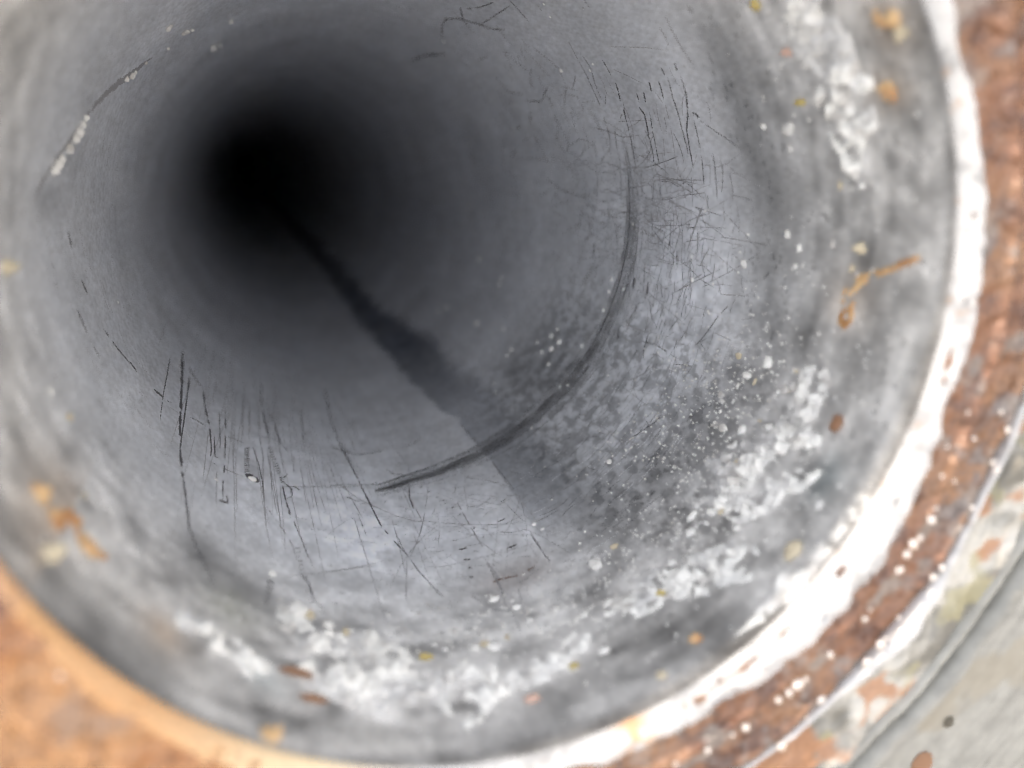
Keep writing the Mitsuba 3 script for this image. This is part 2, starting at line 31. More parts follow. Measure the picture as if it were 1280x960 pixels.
SEAM_B = [[0.526,83.31],[0.857,81.74],[1.37,82.1],[1.843,82.88],[2.486,80.5],[2.874,82.72],[3.721,83.06],[4.55,83.74],[5.517,86.11],[8.047,85.05],[13.227,82.34],[26.562,78.31]]
STAINS = [[-7.2,0.713,7.2,0.121,0.35,0],[1.0,0.729,6.7,0.13,0.4,0],[9.9,0.743,6.2,0.11,0.45,0],[18.0,0.664,6.0,0.166,0.42,0],[29.4,0.654,6.7,0.147,0.42,0],[40.0,0.595,4.6,0.114,0.4,0],[49.1,0.628,3.9,0.131,0.55,0],[83.7,1.067,10.0,0.268,0.35,0],[86.6,1.676,6.7,0.27,0.25,0],[63.0,2.001,11.7,0.445,0.3,0],[83.0,0.757,7.7,0.196,0.35,0],[70.4,0.761,5.7,0.156,0.5,0],[58.9,0.736,5.3,0.173,0.45,0],[73.2,2.12,7.5,0.292,0.35,0],[179.1,0.1,3.4,0.106,0.5,0],[171.6,0.072,4.2,0.104,0.55,0],[162.9,0.062,4.4,0.1,0.4,0],[159.8,0.681,3.8,0.143,0.5,0],[151.6,0.592,5.3,0.08,0.6,0],[142.9,0.519,5.2,0.059,0.5,0],[126.2,0.446,4.9,0.038,0.5,0],[-143.6,1.054,3.6,0.208,0.3,0],[91.4,0.195,4.6,0.086,0.55,0],[84.7,0.104,4.1,0.083,0.5,0],[118.2,0.052,6.0,0.051,0.4,0],[105.5,0.023,3.7,0.042,0.5,0],[-2.4,0.152,5.1,0.095,0.35,0],[4.9,0.159,3.7,0.087,0.35,0],[74.7,0.51,3.9,0.108,0.4,0],[110.8,0.088,1.6,0.072,0.4,0],[40.8,0.423,4.9,0.168,0.25,0],[41.4,0.172,3.8,0.105,0.25,0],[26.0,0.291,3.5,0.153,0.3,0],[105.5,0.729,6.4,0.084,0.5,1],[154.1,0.476,4.4,0.101,0.35,2],[58.9,0.161,3.6,0.051,0.35,3],[149.0,0.226,2.8,0.05,0.3,3],[-165.8,0.435,4.6,0.14,-0.25,0],[173.7,0.569,4.8,0.152,-0.2,0],[37.1,1.108,12.7,0.487,-0.18,0],[130.2,1.028,13.9,0.419,-0.22,0],[101.2,1.094,7.1,0.288,-0.25,0],[102.9,0.499,4.0,0.109,-0.4,0],[90.4,0.362,4.9,0.093,-0.4,0],[106.1,0.089,1.9,0.07,-0.35,0],[56.3,0.292,5.6,0.138,-0.25,0],[130.1,0.312,17.2,0.125,-0.3,0],[132.7,1.35,27.9,0.875,-0.3,0],[32.1,1.082,14.1,0.558,-0.15,0],[0.7,0.333,11.5,0.147,-0.22,0],[72.6,0.384,7.7,0.231,-0.25,0],[-179.2,0.295,5.9,0.189,0.45,5],[163.4,0.225,3.2,0.073,0.4,5],[3.3,0.163,2.6,0.061,0.3,5],[-5.0,0.097,3.4,0.054,0.35,5],[32.6,0.306,4.1,0.075,0.35,5],[134.7,0.072,6.2,0.054,-0.15,4],[33.3,0.066,8.4,0.059,-0.1,4],[132.4,2.079,12.7,0.528,-0.1,0]]
CRUSTS = {"main":[[147.07,0.5831],[143.2,0.5903],[140.53,0.4884],[135.68,0.4815],[133.36,0.5404],[129.59,0.4746],[126.53,0.4164],[122.64,0.3425],[120.01,0.3984],[117.67,0.3498],[113.51,0.3049],[106.88,0.3191],[102.49,0.3655],[99.8,0.3092],[106.85,0.2351],[112.94,0.208],[119.13,0.1887],[121.33,0.1233],[121.62,0.028],[123.3,0.0341],[124.25,0.1476],[126.33,0.1971],[131.08,0.2157],[134.68,0.182],[139.94,0.1954],[142.37,0.2433],[144.94,0.2894],[142.57,0.3657],[145.65,0.4204],[147.3,0.4799]],"left":[[162.08,0.3416],[159.37,0.3592],[153.99,0.3323],[149.44,0.2837],[147.55,0.232],[151.71,0.2241],[156.14,0.2404],[160.17,0.2623],[162.63,0.2874]],"upper":[[-13.63,0.4394],[-10.82,0.2265],[-5.26,0.2297],[0.22,0.2332],[4.67,0.2202],[7.97,0.2087],[9.49,0.2617],[15.09,0.3037],[13.96,0.3509],[9.84,0.3835],[6.21,0.4126],[2.82,0.4228],[0.8,0.3567],[-1.62,0.4192],[-5.37,0.4302],[-8.29,0.4135]],"plaster":[[92.27,0.3983],[88.57,0.4178],[83.93,0.411],[79.03,0.3614],[73.12,0.2935],[72.9,0.1889],[76.43,0.1518],[83.33,0.2136],[87.16,0.2754],[92.49,0.2939],[98.53,0.331],[101.35,0.4128],[97.65,0.4459]],"fringe":[[84.78,0.0501],[77.22,0.0685],[70.46,0.0716],[64.27,0.0543],[58.33,0.0395],[58.15,-0.0032],[64.26,-0.0012],[70.24,0.0017],[77.29,0.0046]],"debris":[[67.17,0.4943],[61.66,0.4695],[56.32,0.4345],[50.03,0.4047],[44.81,0.4235],[43.0,0.3385],[47.71,0.2632],[54.17,0.2541],[57.89,0.1748],[62.69,0.2002],[67.27,0.2595],[72.12,0.3143],[72.31,0.4313]],"rustL":[[36.88,0.3261],[34.13,0.3356],[30.8,0.3324],[29.19,0.3083],[28.12,0.2566],[27.23,0.1907],[25.14,0.0999],[25.96,0.0931],[28.13,0.1748],[29.35,0.2329],[30.45,0.2859],[33.08,0.2863],[36.0,0.2766],[37.45,0.2979]]}
RUSTBITS = [[-5.94,0.1063,0.02207],[-3.73,0.0912,0.02039],[3.33,0.1631,0.02534],[-175.55,0.2884,0.02058],[-179.43,0.2825,0.02403],[175.95,0.3186,0.02831],[179.61,0.3339,0.01987],[163.42,0.2252,0.0183],[149.31,0.0386,0.02066],[-151.04,0.6018,0.02088],[50.69,0.2106,0.02063],[87.7,0.3215,0.01404],[88.71,0.1194,0.01479],[105.21,0.2351,0.01214],[25.43,0.2923,0.01333],[24.13,0.5892,0.01043],[-4.39,0.4598,0.01322],[3.32,0.471,0.01256],[-12.35,0.4913,0.01607],[125.18,0.4069,0.01457],[113.16,0.1677,0.01541],[144.96,0.2829,0.01843],[143.15,0.194,0.01596],[-179.69,0.1624,0.01643]]
GRAINS = [[147.38,0.7469,0.00901],[92.48,0.5825,0.0203],[30.28,0.7926,0.01519],[46.43,0.7059,0.01129],[45.81,0.5586,0.01541],[49.14,0.6278,0.01466],[-168.45,0.6672,0.0085],[-172.93,0.6965,0.00874],[6.47,0.6551,0.00798],[7.04,0.5456,0.01747],[10.31,0.5519,0.00773],[15.96,0.3666,0.00828],[15.88,0.2878,0.00799],[24.76,0.3933,0.00856],[29.12,0.5414,0.00804],[28.02,0.312,0.00936],[83.05,0.3895,0.01005],[79.01,0.2876,0.00965],[117.42,0.4199,0.01175],[115.62,0.4287,0.01077],[114.59,0.4061,0.01497],[106.77,0.4165,0.00983],[100.29,0.2397,0.01331],[95.85,0.072,0.01145],[74.86,0.4787,0.01279],[72.98,0.495,0.01053],[72.46,0.4364,0.01258],[71.39,0.4008,0.00789],[67.28,0.4096,0.01358],[62.48,0.1282,0.01102],[62.71,0.2461,0.01056],[70.05,0.1036,0.01982],[1.72,0.2219,0.01854],[48.04,0.4195,0.01012],[59.91,0.498,0.0117],[142.03,0.5662,0.01698],[143.91,0.5717,0.02327],[139.05,0.5328,0.01267],[76.45,1.007,0.00983],[87.79,0.6125,0.00971],[35.32,1.0869,0.00706],[25.94,1.5865,0.00648],[158.21,1.2551,0.00529],[179.39,0.4743,0.00536],[26.07,0.5316,0.00909]]
GLINTS = [[150.4,1.435,0.01289],[96.2,0.9634,0.00682],[95.57,0.9117,0.00536],[-9.66,1.599,0.00381],[-10.86,1.5481,0.00374],[-11.55,1.8484,0.00652],[-23.77,1.5839,0.00367],[-26.83,1.5372,0.00359],[-31.47,2.8035,0.006],[39.98,1.7223,0.00685],[42.94,1.7155,0.00685],[47.62,1.7119,0.00687],[41.33,1.5917,0.00661],[30.81,1.1149,0.00425],[-166.63,1.8567,0.00371],[140.45,1.5322,0.00453],[59.24,2.0992,0.00953],[59.73,1.9825,0.01111],[62.44,2.0159,0.01121],[62.73,2.2067,0.00783],[64.33,2.0926,0.00762],[66.33,1.9472,0.00735],[57.0,2.0786,0.00758],[57.93,1.7569,0.00699],[68.6,2.4164,0.01027],[70.77,2.4176,0.00822],[64.6,2.6941,0.00872],[49.76,3.1339,0.00949],[52.32,3.1245,0.00949],[46.63,3.6897,0.01312],[68.8,3.804,0.01076],[72.24,3.9173,0.01097],[67.67,3.1098,0.01186],[68.1,1.6602,0.00512],[69.53,1.7106,0.00519],[81.74,1.6207,0.00505],[81.11,2.1716,0.00581],[79.52,2.2718,0.00595]]
CRYSTALS = [[-139.07,1.0847,0.00962],[-138.2,1.1153,0.00974],[-137.31,1.1558,0.00769],[-135.57,1.2273,0.01017],[-133.74,1.2856,0.01038],[-132.73,1.3119,0.01165],[-131.41,1.342,0.00942],[-130.06,1.3694,0.00713],[-120.29,1.7675,0.00682],[-119.19,1.8211,0.00832],[-118.17,1.8594,0.00562],[-115.11,1.9505,0.00434],[-107.19,1.8432,0.00698],[-106.36,1.8553,0.00561],[-104.64,2.1491,0.00615],[-103.62,2.1856,0.00777],[-102.23,2.2461,0.00475],[-109.24,2.1554,0.00462],[-98.2,3.0232,0.01166],[-96.19,3.1083,0.00794],[-92.0,2.6331,0.00708]]
BEADS = [[46.12,1.1429],[48.03,1.0958],[51.57,1.1468],[51.6,1.1112],[53.48,1.242],[56.11,1.2394],[55.39,1.1309],[56.86,1.1356],[59.37,1.1353],[60.45,1.1288],[61.86,1.1287],[63.88,1.1379],[60.82,1.0815],[68.26,1.2395],[70.08,1.2588],[70.87,1.2517],[71.84,1.2495],[74.25,1.2605],[70.97,1.1588],[69.75,1.1474],[76.91,1.1493],[80.92,1.1575],[82.16,1.1462],[83.6,1.1472],[85.1,1.1416],[90.08,1.1515],[91.98,1.141],[95.38,1.1411],[99.53,1.1285],[103.47,1.1289],[105.23,1.1193],[87.31,1.287],[80.94,1.2366],[83.25,1.2556],[78.35,1.2787],[95.4,1.2451],[93.84,1.2474],[42.46,1.2124],[44.15,1.238],[48.04,1.2367],[48.7,1.2632],[43.4,1.108],[60.91,1.2656],[62.29,1.252],[172.25,1.0422]]


# ---------------------------------------------------------------- helpers
def P(phi, r, z):
    """phi in radians, r and depth z in radii -> metres"""
    phi, r, z = np.broadcast_arrays(np.asarray(phi, float), r, z)
    return np.stack([r * np.cos(phi), z + 0 * r, -r * np.sin(phi)], -1) * R
def struct(key, shape, **more):
    scene[key] = shape
    labels[key] = {'kind': 'structure', **more}
def tag(key, label, cat, group=None):
    labels[key] = {'label': label, 'category': cat}
    if group: labels[key]['group'] = group
def numbered(name):
    if name not in USED: USED[name] = 0; return name
    USED[name] += 1
    return f'{name}_{USED[name]:03d}'
USED = {}
def grid_faces(m, n, wrap=False):
    i, j = np.meshgrid(np.arange(m - 1), np.arange(n if wrap else n - 1), indexing='ij')
    k = (j + 1) % n
    a, b, c, d = i * n + j, i * n + k, (i + 1) * n + k, (i + 1) * n + j
    return np.concatenate([np.stack([a, b, c], -1).reshape(-1, 3), np.stack([a, c, d], -1).reshape(-1, 3)])
def ring(profile, n=900, warp=None, closed=False):
    """surface of revolution of (r, z) points; warp(phi, r, z) -> (r, z)"""
    pr = np.array(profile, float)
    if closed: pr = np.vstack([pr, pr[:1]])
    ph = np.arange(n) / n * 2 * np.pi
    r, phi = np.meshgrid(pr[:, 0], ph, indexing='ij'); z = np.meshgrid(pr[:, 1], ph, indexing='ij')[0]
    if warp: r, z = warp(phi, r, z)
    m = trimesh.Trimesh(P(phi, r, z).reshape(-1, 3), grid_faces(len(pr), n, True), process=False)
    if closed and m.volume < 0: m.invert()
    return m
def rn(phi, z, fa, fz, seed, octv=3):
    """periodic fractal noise on the cylinder, -1..1"""
    p = np.stack([np.cos(phi) * fa, np.sin(phi) * fa, np.asarray(z) * fz + 0 * phi], -1)
    return meshkit.fbm(p, octv, seed) * 2 - 1
def ad(a, b): return (a - b + 180) % 360 - 180
def dense(pts, n):
    pts = np.array(pts, float); t = np.linspace(0, 1, len(pts)); u = np.linspace(0, 1, n)
    return np.stack([np.interp(u, t, pts[:, k]) for k in range(pts.shape[1])], 1)

# ---------------------------------------------------------------- materials
def wall_coords(p):
    return mi.Float(dr.atan2(-p.z, p.x)), p.y / R
def interp(tab, z):
    v = mi.Float(tab[0][1])
    for (z0, a0), (z1, a1) in zip(tab[:-1], tab[1:]):
        v = dr.select(z > z0, a0 + (a1 - a0) * dr.clip((z - z0) / (z1 - z0), 0, 1), v)
    return v
STAINCOL = {5: (0.42, 0.27, 0.14), 1: (0.17, 0.12, 0.10), 2: (0.30, 0.31, 0.24), 3: (0.25, 0.33, 0.35), 4: (0.5, 0.48, 0.42)}
def wall_bake(phi, z):
    """per vertex: (tone of the broad mottling and stains, mid mottling)"""
    q = lambda fa, fz, seed, o: meshkit.fbm(np.stack([np.cos(phi) * fa + 9, np.sin(phi) * fa + 9, z * fz], -1), o, seed)
    big, mid, grime, run = q(3, 2.2, 1, 4), q(14, 11, 2, 4), q(6, 9, 3, 3), q(40, 1.6, 4, 3)
    ringy = q(5, 26, 5, 3)
    st = lambda a, c, x: (lambda t: t * t * (3 - 2 * t))(np.clip((x - a) / (c - a), 0, 1))
    near = 1 - st(0.15, 1.1, z)
    v = 0.60 + 0.42 * big + 0.26 * mid + 0.22 * run
    v = v * (1 + near * ((mid - 0.5) * 1.5 + (grime - 0.5) * 1.0 + (ringy - 0.5) * 0.9)) * (1 - 0.27 * near)
    deg = np.degrees(phi)
    for a, zz, da, dz, s_, cc in STAINS:
        if cc: continue
        m = np.exp(-0.9 * ((ad(deg, a) / max(da, 2.0)) ** 2 + ((z - zz) / max(dz, 0.02)) ** 2)) * np.clip(0.15 + 1.7 * mid, 0.1, 1.5) * abs(s_)
        v = v * (1 - np.clip(m * 1.0, 0, 0.75)) if s_ > 0 else v * (1 + np.clip(m, 0, 0.6))
    d = ad(deg, 60)
    lip = (1 - st(0.0, 0.05, z)) * st(0.45, 0.6, big + 0.1)
    v = v * (1 - 0.5 * lip)
    return np.stack([v, mid], -1)
def wall_color(p, n, uv):
    phi, z = wall_coords(p)
    c, s = dr.cos(phi), dr.sin(phi)
    mid = uv.y
    fine = mikit.fbm(c * 90, s * 90, z * 34, 3)
    streak = mikit.fbm(c * 10, s * 10, z * 170, 2)
    near = mikit.smoothstep(1.1, 0.15, z)
    v = 0.57 * uv.x * (0.72 + 0.44 * fine + 0.10 * streak)
    pits = mikit.smoothstep(0.62, 0.76, mikit.fbm(c * 60 + 3, s * 60, z * 60, 2)) * mikit.smoothstep(0.50, 0.64, mid)
    v = v * (1 - 0.45 * pits * (1 - mikit.smoothstep(0.6, 1.2, z)))
    col = mikit.mix((0.955, 0.985, 1.045), (1.025, 1.0, 0.965), near * 0.9) * v
    deg = phi * (180 / math.pi)
    wob = (mikit.fbm(z * 1.9, 3.3, 0, 3) - 0.5) * 3.0
    edge = (fine - 0.5) * 2.5 + (mid - 0.5) * 4
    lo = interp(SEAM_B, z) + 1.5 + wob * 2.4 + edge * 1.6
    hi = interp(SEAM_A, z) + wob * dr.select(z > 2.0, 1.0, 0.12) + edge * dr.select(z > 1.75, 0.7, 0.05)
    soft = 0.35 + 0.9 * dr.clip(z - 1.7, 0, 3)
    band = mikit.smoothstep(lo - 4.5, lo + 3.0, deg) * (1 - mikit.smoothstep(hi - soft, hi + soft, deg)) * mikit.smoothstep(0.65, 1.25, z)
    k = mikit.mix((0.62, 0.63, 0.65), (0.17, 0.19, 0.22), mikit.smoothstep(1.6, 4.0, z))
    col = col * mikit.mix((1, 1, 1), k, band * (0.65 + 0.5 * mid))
    for a, zz, da, dz, st, cc in STAINS:
        if not cc: continue
        q = dr.square((phi - math.radians(a)) / math.radians(max(da, 2.0))) + dr.square((z - zz) / max(dz, 0.02))
        m = dr.exp(-0.9 * q) * dr.clip(0.2 + 1.5 * mid, 0.2, 1.3) * abs(st)
        col = mikit.mix(col, STAINCOL[cc], dr.clip(m, 0, 1))
    zone = mikit.smoothstep(30, 55, deg) * (1 - mikit.smoothstep(82, 92, deg)) * mikit.smoothstep(0.15, 0.5, z) * (1 - mikit.smoothstep(1.8, 2.8, z))
    grit = mikit.fbm(c * 34, s * 34, z * 17, 4)
    col = col * (1 - 0.36 * zone * mikit.smoothstep(0.46, 0.60, grit))
    col = col * (1 + 0.10 * zone * mikit.smoothstep(0.56, 0.66, 1 - grit))
    return col
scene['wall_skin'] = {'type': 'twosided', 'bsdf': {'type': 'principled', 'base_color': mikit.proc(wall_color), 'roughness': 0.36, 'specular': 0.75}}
def rust_color(p, n, uv):
    q = p / R
    a = mikit.fbm(q.x * 5 + 4, q.y * 5, q.z * 5, 4); b = mikit.fbm(q.x * 22, q.y * 22 + 8, q.z * 22, 4); g = mikit.noise(q.x * 90, q.y * 90, q.z * 90)
    phi = mi.Float(dr.atan2(-q.z, q.x)); r = dr.sqrt(q.x * q.x + q.z * q.z)
    c = mikit.mix((0.42, 0.165, 0.06), (0.60, 0.33, 0.15), mikit.smoothstep(0.38, 0.62, a))
    left = mikit.smoothstep(105, 135, phi * (180 / math.pi))
    c = mikit.mix(mikit.mix(c, (0.26, 0.13, 0.08), 0.68), mikit.mix(c, (0.56, 0.28, 0.12), 0.5), left)
    c = mikit.mix(c, (0.13, 0.065, 0.05), mikit.smoothstep(0.48, 0.64, b) * mikit.mix((0.7, 0.7, 0.7), (0.35, 0.35, 0.35), left).x)
    c = mikit.mix(c, (0.33, 0.30, 0.29), mikit.smoothstep(0.60, 0.70, a * 0.5 + b * 0.5 + 0.04) * 0.7 * (1 - mikit.smoothstep(100, 125, phi * (180 / math.pi))))
    gr = mikit.fbm(q.x * 13 + 60, q.y * 13, q.z * 13, 4)
    c = mikit.mix(c, (0.36, 0.32, 0.29), mikit.smoothstep(0.54, 0.68, gr) * mikit.mix((0.75, 0.75, 0.75), (0.3, 0.3, 0.3), left).x)
    lum = mi.luminance(c)
    c = mikit.mix(c, mi.Color3f(lum * 1.08, lum * 0.98, lum * 0.92), 0.12 - 0.10 * left)
    return c * (0.66 + 0.28 * g)
def rust_bump(p, n, uv):
    q = p / R
    return mikit.fbm(q.x * 30, q.y * 30, q.z * 30, 4)
scene['rust'] = {'type': 'twosided', 'bsdf': {'type': 'bumpmap', 'scale': 0.002, 'tex': mikit.proc(rust_bump, 2e-4),
    'bsdf': {'type': 'principled', 'base_color': mikit.proc(rust_color), 'roughness': 0.42, 'specular': 0.6, 'clearcoat': 0.35, 'clearcoat_gloss': 0.8}}}
def bevel_color(p, n, uv):
    q = p / R
    deg = mi.Float(dr.atan2(-q.z, q.x)) * (180 / math.pi)
    a = mikit.fbm(q.x * 9, q.y * 9, q.z * 9, 4); b = mikit.fbm(q.x * 30 + 5, q.y * 30, q.z * 30, 3)
    r = dr.sqrt(q.x * q.x + q.z * q.z)
    c = mikit.mix((0.56, 0.56, 0.565), (0.24, 0.245, 0.25), mikit.smoothstep(0.50, 0.64, a * 0.6 + b * 0.4) * 0.6)
    rusty = mikit.smoothstep(140, 165, deg) + (1 - mikit.smoothstep(-75, -55, deg))
    cream = dr.clip(mikit.smoothstep(128, 145, deg), 0, 1)
    c = mikit.mix(c, (0.68, 0.53, 0.30), cream * 0.8)
    c = mikit.mix(c, (0.55, 0.29, 0.12), dr.clip(rusty * 0.85 + mikit.smoothstep(0.68, 0.78, b) * 0.4, 0, 0.95))
    m = dr.exp(-dr.square((deg - 103) / 2.2))
    return mikit.mix(c, (0.66, 0.40, 0.22), m * mikit.smoothstep(0.35, 0.6, b))
scene['worn_edge'] = {'type': 'twosided', 'bsdf': {'type': 'principled', 'base_color': mikit.proc(bevel_color), 'roughness': 0.42, 'specular': 0.5, 'clearcoat': 0.3, 'clearcoat_gloss': 0.6}}
def collar_color(p, n, uv):
    q = p / R
    a = mikit.fbm(q.x * 6, q.y * 6 + 2, q.z * 6, 4); b = mikit.fbm(q.x * 17 + 5, q.y * 17, q.z * 17, 4)
    c = mikit.mix((0.22, 0.21, 0.185), (0.66, 0.64, 0.59), mikit.smoothstep(0.36, 0.60, a * 0.6 + b * 0.4))
    c = mikit.mix(c * 0.85, (0.40, 0.365, 0.21), mikit.smoothstep(0.55, 0.68, mikit.fbm(q.x * 11, q.y * 11, q.z * 11 + 30, 3)) * 0.6)
    return mikit.mix(c, (0.40, 0.19, 0.09), mikit.smoothstep(0.60, 0.70, mikit.fbm(q.x * 9 + 40, q.y * 9, q.z * 9, 3)) * 0.8)
def rough_bump(p, n, uv):
    q = p / R
    return mikit.fbm(q.x * 24, q.y * 24, q.z * 24, 4)
scene['collar_skin'] = {'type': 'twosided', 'bsdf': {'type': 'bumpmap', 'scale': 0.0012, 'tex': mikit.proc(rough_bump, 2e-4),
    'bsdf': {'type': 'principled', 'base_color': mikit.proc(collar_color), 'roughness': 0.7}}}
def plate_color(p, n, uv):
    q = p / R
    a = mikit.fbm(q.x * 3, q.y * 3, q.z * 3, 4); b = mikit.fbm(q.x * 25, q.y * 25, q.z * 25, 3)
    st = mikit.fbm(dr.sqrt(q.x * q.x + q.z * q.z) * 38, dr.atan2(-q.z, q.x) * 2.0, 0, 3)
    b = b * 0.6 + st * 0.4
    c = mikit.mix((0.36, 0.36, 0.335), (0.50, 0.495, 0.465), a) * (0.36 + 0.66 * b)
    return mikit.mix(c, (0.30, 0.26, 0.19), mikit.smoothstep(0.60, 0.72, mikit.fbm(q.x * 5 + 9, q.y * 5, q.z * 5, 4)) * 0.5)
scene['plate_paint'] = {'type': 'twosided', 'bsdf': {'type': 'principled', 'base_color': mikit.proc(plate_color), 'roughness': 0.4, 'specular': 0.5}}
def crust_color(p, n, uv):
    q = p / R
    a = mikit.fbm(q.x * 12, q.y * 12, q.z * 12, 4); b = mikit.noise(q.x * 60, q.y * 60, q.z * 60)
    c = mikit.mix((0.60, 0.60, 0.60), (0.84, 0.835, 0.81), mikit.smoothstep(0.3, 0.6, a)) * (0.88 + 0.2 * b)
    return mikit.mix(c, (0.42, 0.40, 0.38), mikit.smoothstep(0.57, 0.70, mikit.fbm(q.x * 20 + 7, q.y * 20, q.z * 20, 3)) * 0.6)
scene['crust_skin'] = {'type': 'twosided', 'bsdf': {'type': 'bumpmap', 'scale': 0.0008, 'tex': mikit.proc(rough_bump, 2e-4),
    'bsdf': {'type': 'principled', 'base_color': mikit.proc(crust_color), 'roughness': 0.5, 'specular': 0.5}}}
def ochre_color(p, n, uv):
    q = p / R
    a = mikit.fbm(q.x * 14, q.y * 14, q.z * 14, 3)
    return mikit.mix((0.40, 0.20, 0.08), (0.62, 0.42, 0.22), mikit.smoothstep(0.3, 0.65, a))
scene['ochre'] = {'type': 'twosided', 'bsdf': {'type': 'principled', 'base_color': mikit.proc(ochre_color), 'roughness': 0.55}}
def plain(key, rgb, rough=0.6, **more):
    scene[key] = {'type': 'twosided', 'bsdf': {'type': 'principled', 'base_color': {'type': 'rgb', 'value': list(rgb)}, 'roughness': rough, **more}}
plain('ridge_paint', (0.50, 0.495, 0.44), 0.5); plain('brown_grain', (0.26, 0.14, 0.08)); plain('yellow_grain', (0.52, 0.42, 0.16), 0.4); plain('cream_grain', (0.58, 0.51, 0.37), 0.5); plain('pale_grain', (0.86, 0.86, 0.84), 0.3)
plain('pink_grain', (0.62, 0.42, 0.34)); plain('bright_metal', (0.90, 0.84, 0.80), 0.22, metallic=1.0); plain('scratch_dark', (0.09, 0.09, 0.098), 0.6); plain('scratch_grey', (0.30, 0.30, 0.315), 0.55)
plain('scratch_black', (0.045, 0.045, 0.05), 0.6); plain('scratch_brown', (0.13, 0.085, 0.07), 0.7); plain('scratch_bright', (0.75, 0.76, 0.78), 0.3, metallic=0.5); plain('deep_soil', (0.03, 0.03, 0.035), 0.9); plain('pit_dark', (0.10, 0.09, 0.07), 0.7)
def ground_color(p, n, uv):
    a = mikit.fbm(p.x * 1.3, p.y * 1.3, 0, 4); b = mikit.fbm(p.x * 60, p.y * 60, 0, 3)
    return mikit.mix((0.42, 0.415, 0.40), (0.52, 0.51, 0.49), a) * (0.85 + 0.3 * b)
scene['concrete'] = {'type': 'twosided', 'bsdf': {'type': 'principled', 'base_color': mikit.proc(ground_color), 'roughness': 0.9}}

# ---------------------------------------------------------------- the setting and the pipe
LEN = 64.0
FLR = 2.45
struct('ground', {'type': 'rectangle', 'to_world': T().translate([0, 0, -FLR * R - 0.0005]).scale([60, 60, 1]), 'bsdf': {'type': 'ref', 'id': 'concrete'}})
pipe = 'steel_pipe'
tag(pipe, 'grey steel pipe seen down its scratched bore, with rusty worn mouth', 'pipe')
zs = np.concatenate([np.linspace(0, 3, 260), 3 * (LEN / 3) ** np.linspace(0, 1, 90)[1:]])
NP = 1080
bore = ring([(1.0, z) for z in zs], NP); bore.invert()
_v = np.array(bore.vertices)
tube = ring([(1.0, LEN), (1.26, LEN), (1.26, 0.02), (1.003, 0.02)], 240)
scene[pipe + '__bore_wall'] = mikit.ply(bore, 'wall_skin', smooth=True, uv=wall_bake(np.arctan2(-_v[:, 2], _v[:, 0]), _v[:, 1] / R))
scene[pipe + '__outer_shell'] = mikit.ply(tube, 'rust', smooth=30)
labels[pipe + '__bore_wall'] = {'label': 'grey scratched inner wall fading to black with depth'}
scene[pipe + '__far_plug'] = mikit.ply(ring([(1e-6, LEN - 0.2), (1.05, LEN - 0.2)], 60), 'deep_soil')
# worn bevel of the mouth, its width follows the wear
BW = [(-180, 0.03), (-140, 0.03), (-60, 0.03), (-6, 0.04), (12, 0.042), (23, 0.062), (42, 0.065), (63, 0.105), (80, 0.10), (92, 0.075), (105, 0.06), (140, 0.055), (168, 0.045), (180, 0.03)]
def bw(phi):
    d = np.degrees(np.arctan2(np.sin(phi), np.cos(phi)))
    return np.interp(d, *np.array(BW).T)
def bevel_warp(phi, r, z):
    w = bw(phi) * (1 + 0.35 * rn(phi, 0, 7, 1, 3)) + 0.012 * rn(phi, 0, 26, 1, 9)
    t = (r - 1.0)
    inner = 0.004 * rn(phi, 0, 40, 1, 5, 2) * (t < 0.9)
    nick = np.clip(rn(phi, r * 6, 30, 1, 77, 3) - 0.25, 0, 1) * 0.05
    z = np.where((z < 0), z + nick * (t > 0.2), z)
    return 1.0006 + np.maximum(t, 0) * np.maximum(w, 0.012) + np.abs(inner) * (t > 0), np.where(z < 0, z * (0.6 + w * 6), z) + 0.004 * rn(phi, r * 8, 18, 1, 6) * (z < 0)
bev = ring([(1.0, 0.02), (1.0, 0.0), (1.1, -0.012), (1.3, -0.024), (1.5, -0.034), (1.65, -0.036), (1.85, -0.030), (2.1, -0.018), (2.25, -0.012), (2.3, 0.02)], 1600, bevel_warp, closed=True)
scene[pipe + '__worn_edge'] = mikit.ply(bev, 'worn_edge', smooth=40)
labels[pipe + '__worn_edge'] = {'label': 'bright bare metal edge of the pipe mouth'}
# rusted end face: two low ridges with a channel between them
rr = np.linspace(1.02, 1.275, 64)
def face_h(r): return -0.018 - 0.022 * np.exp(-((r - 1.135) / 0.018) ** 2) - 0.018 * np.exp(-((r - 1.245) / 0.018) ** 2) + 0.006 * np.exp(-((r - 1.19) / 0.03) ** 2)
def face_warp(phi, r, z):
    k = (z < 0.0)
    n = rn(phi, r * 7, 8, 1, 21, 4) * 0.016 + rn(phi, r * 30, 34, 1, 22, 3) * 0.010
    return r + 0.012 * rn(phi, r * 4, 6, 1, 23) * (r > 1.03) * (r < 1.27), z + n * k
face = ring([(1.02, 0.015)] + list(zip(rr, face_h(rr))) + [(1.279, 0.015)], 1400, face_warp, closed=True)
scene[pipe + '__rusty_face'] = mikit.ply(face, 'rust', smooth=60)
labels[pipe + '__rusty_face'] = {'label': 'orange brown rusted end face around the mouth'}
def lip_warp(phi, r, z):
    d = np.degrees(np.arctan2(np.sin(phi), np.cos(phi)))
    w = (0.30 + 0.70 * np.exp(-((d - 67) / 9) ** 4)) * (1 + 0.35 * rn(phi, 0, 14, 1, 35))
    return 1.282 + (r - 1.282) * w + 0.003 * rn(phi, 0, 18, 1, 31), np.where(z < 0, z * (0.5 + 0.5 * w), z) + 0.003 * rn(phi, 0, 25, 1, 32)
a = np.linspace(0, np.pi, 14)
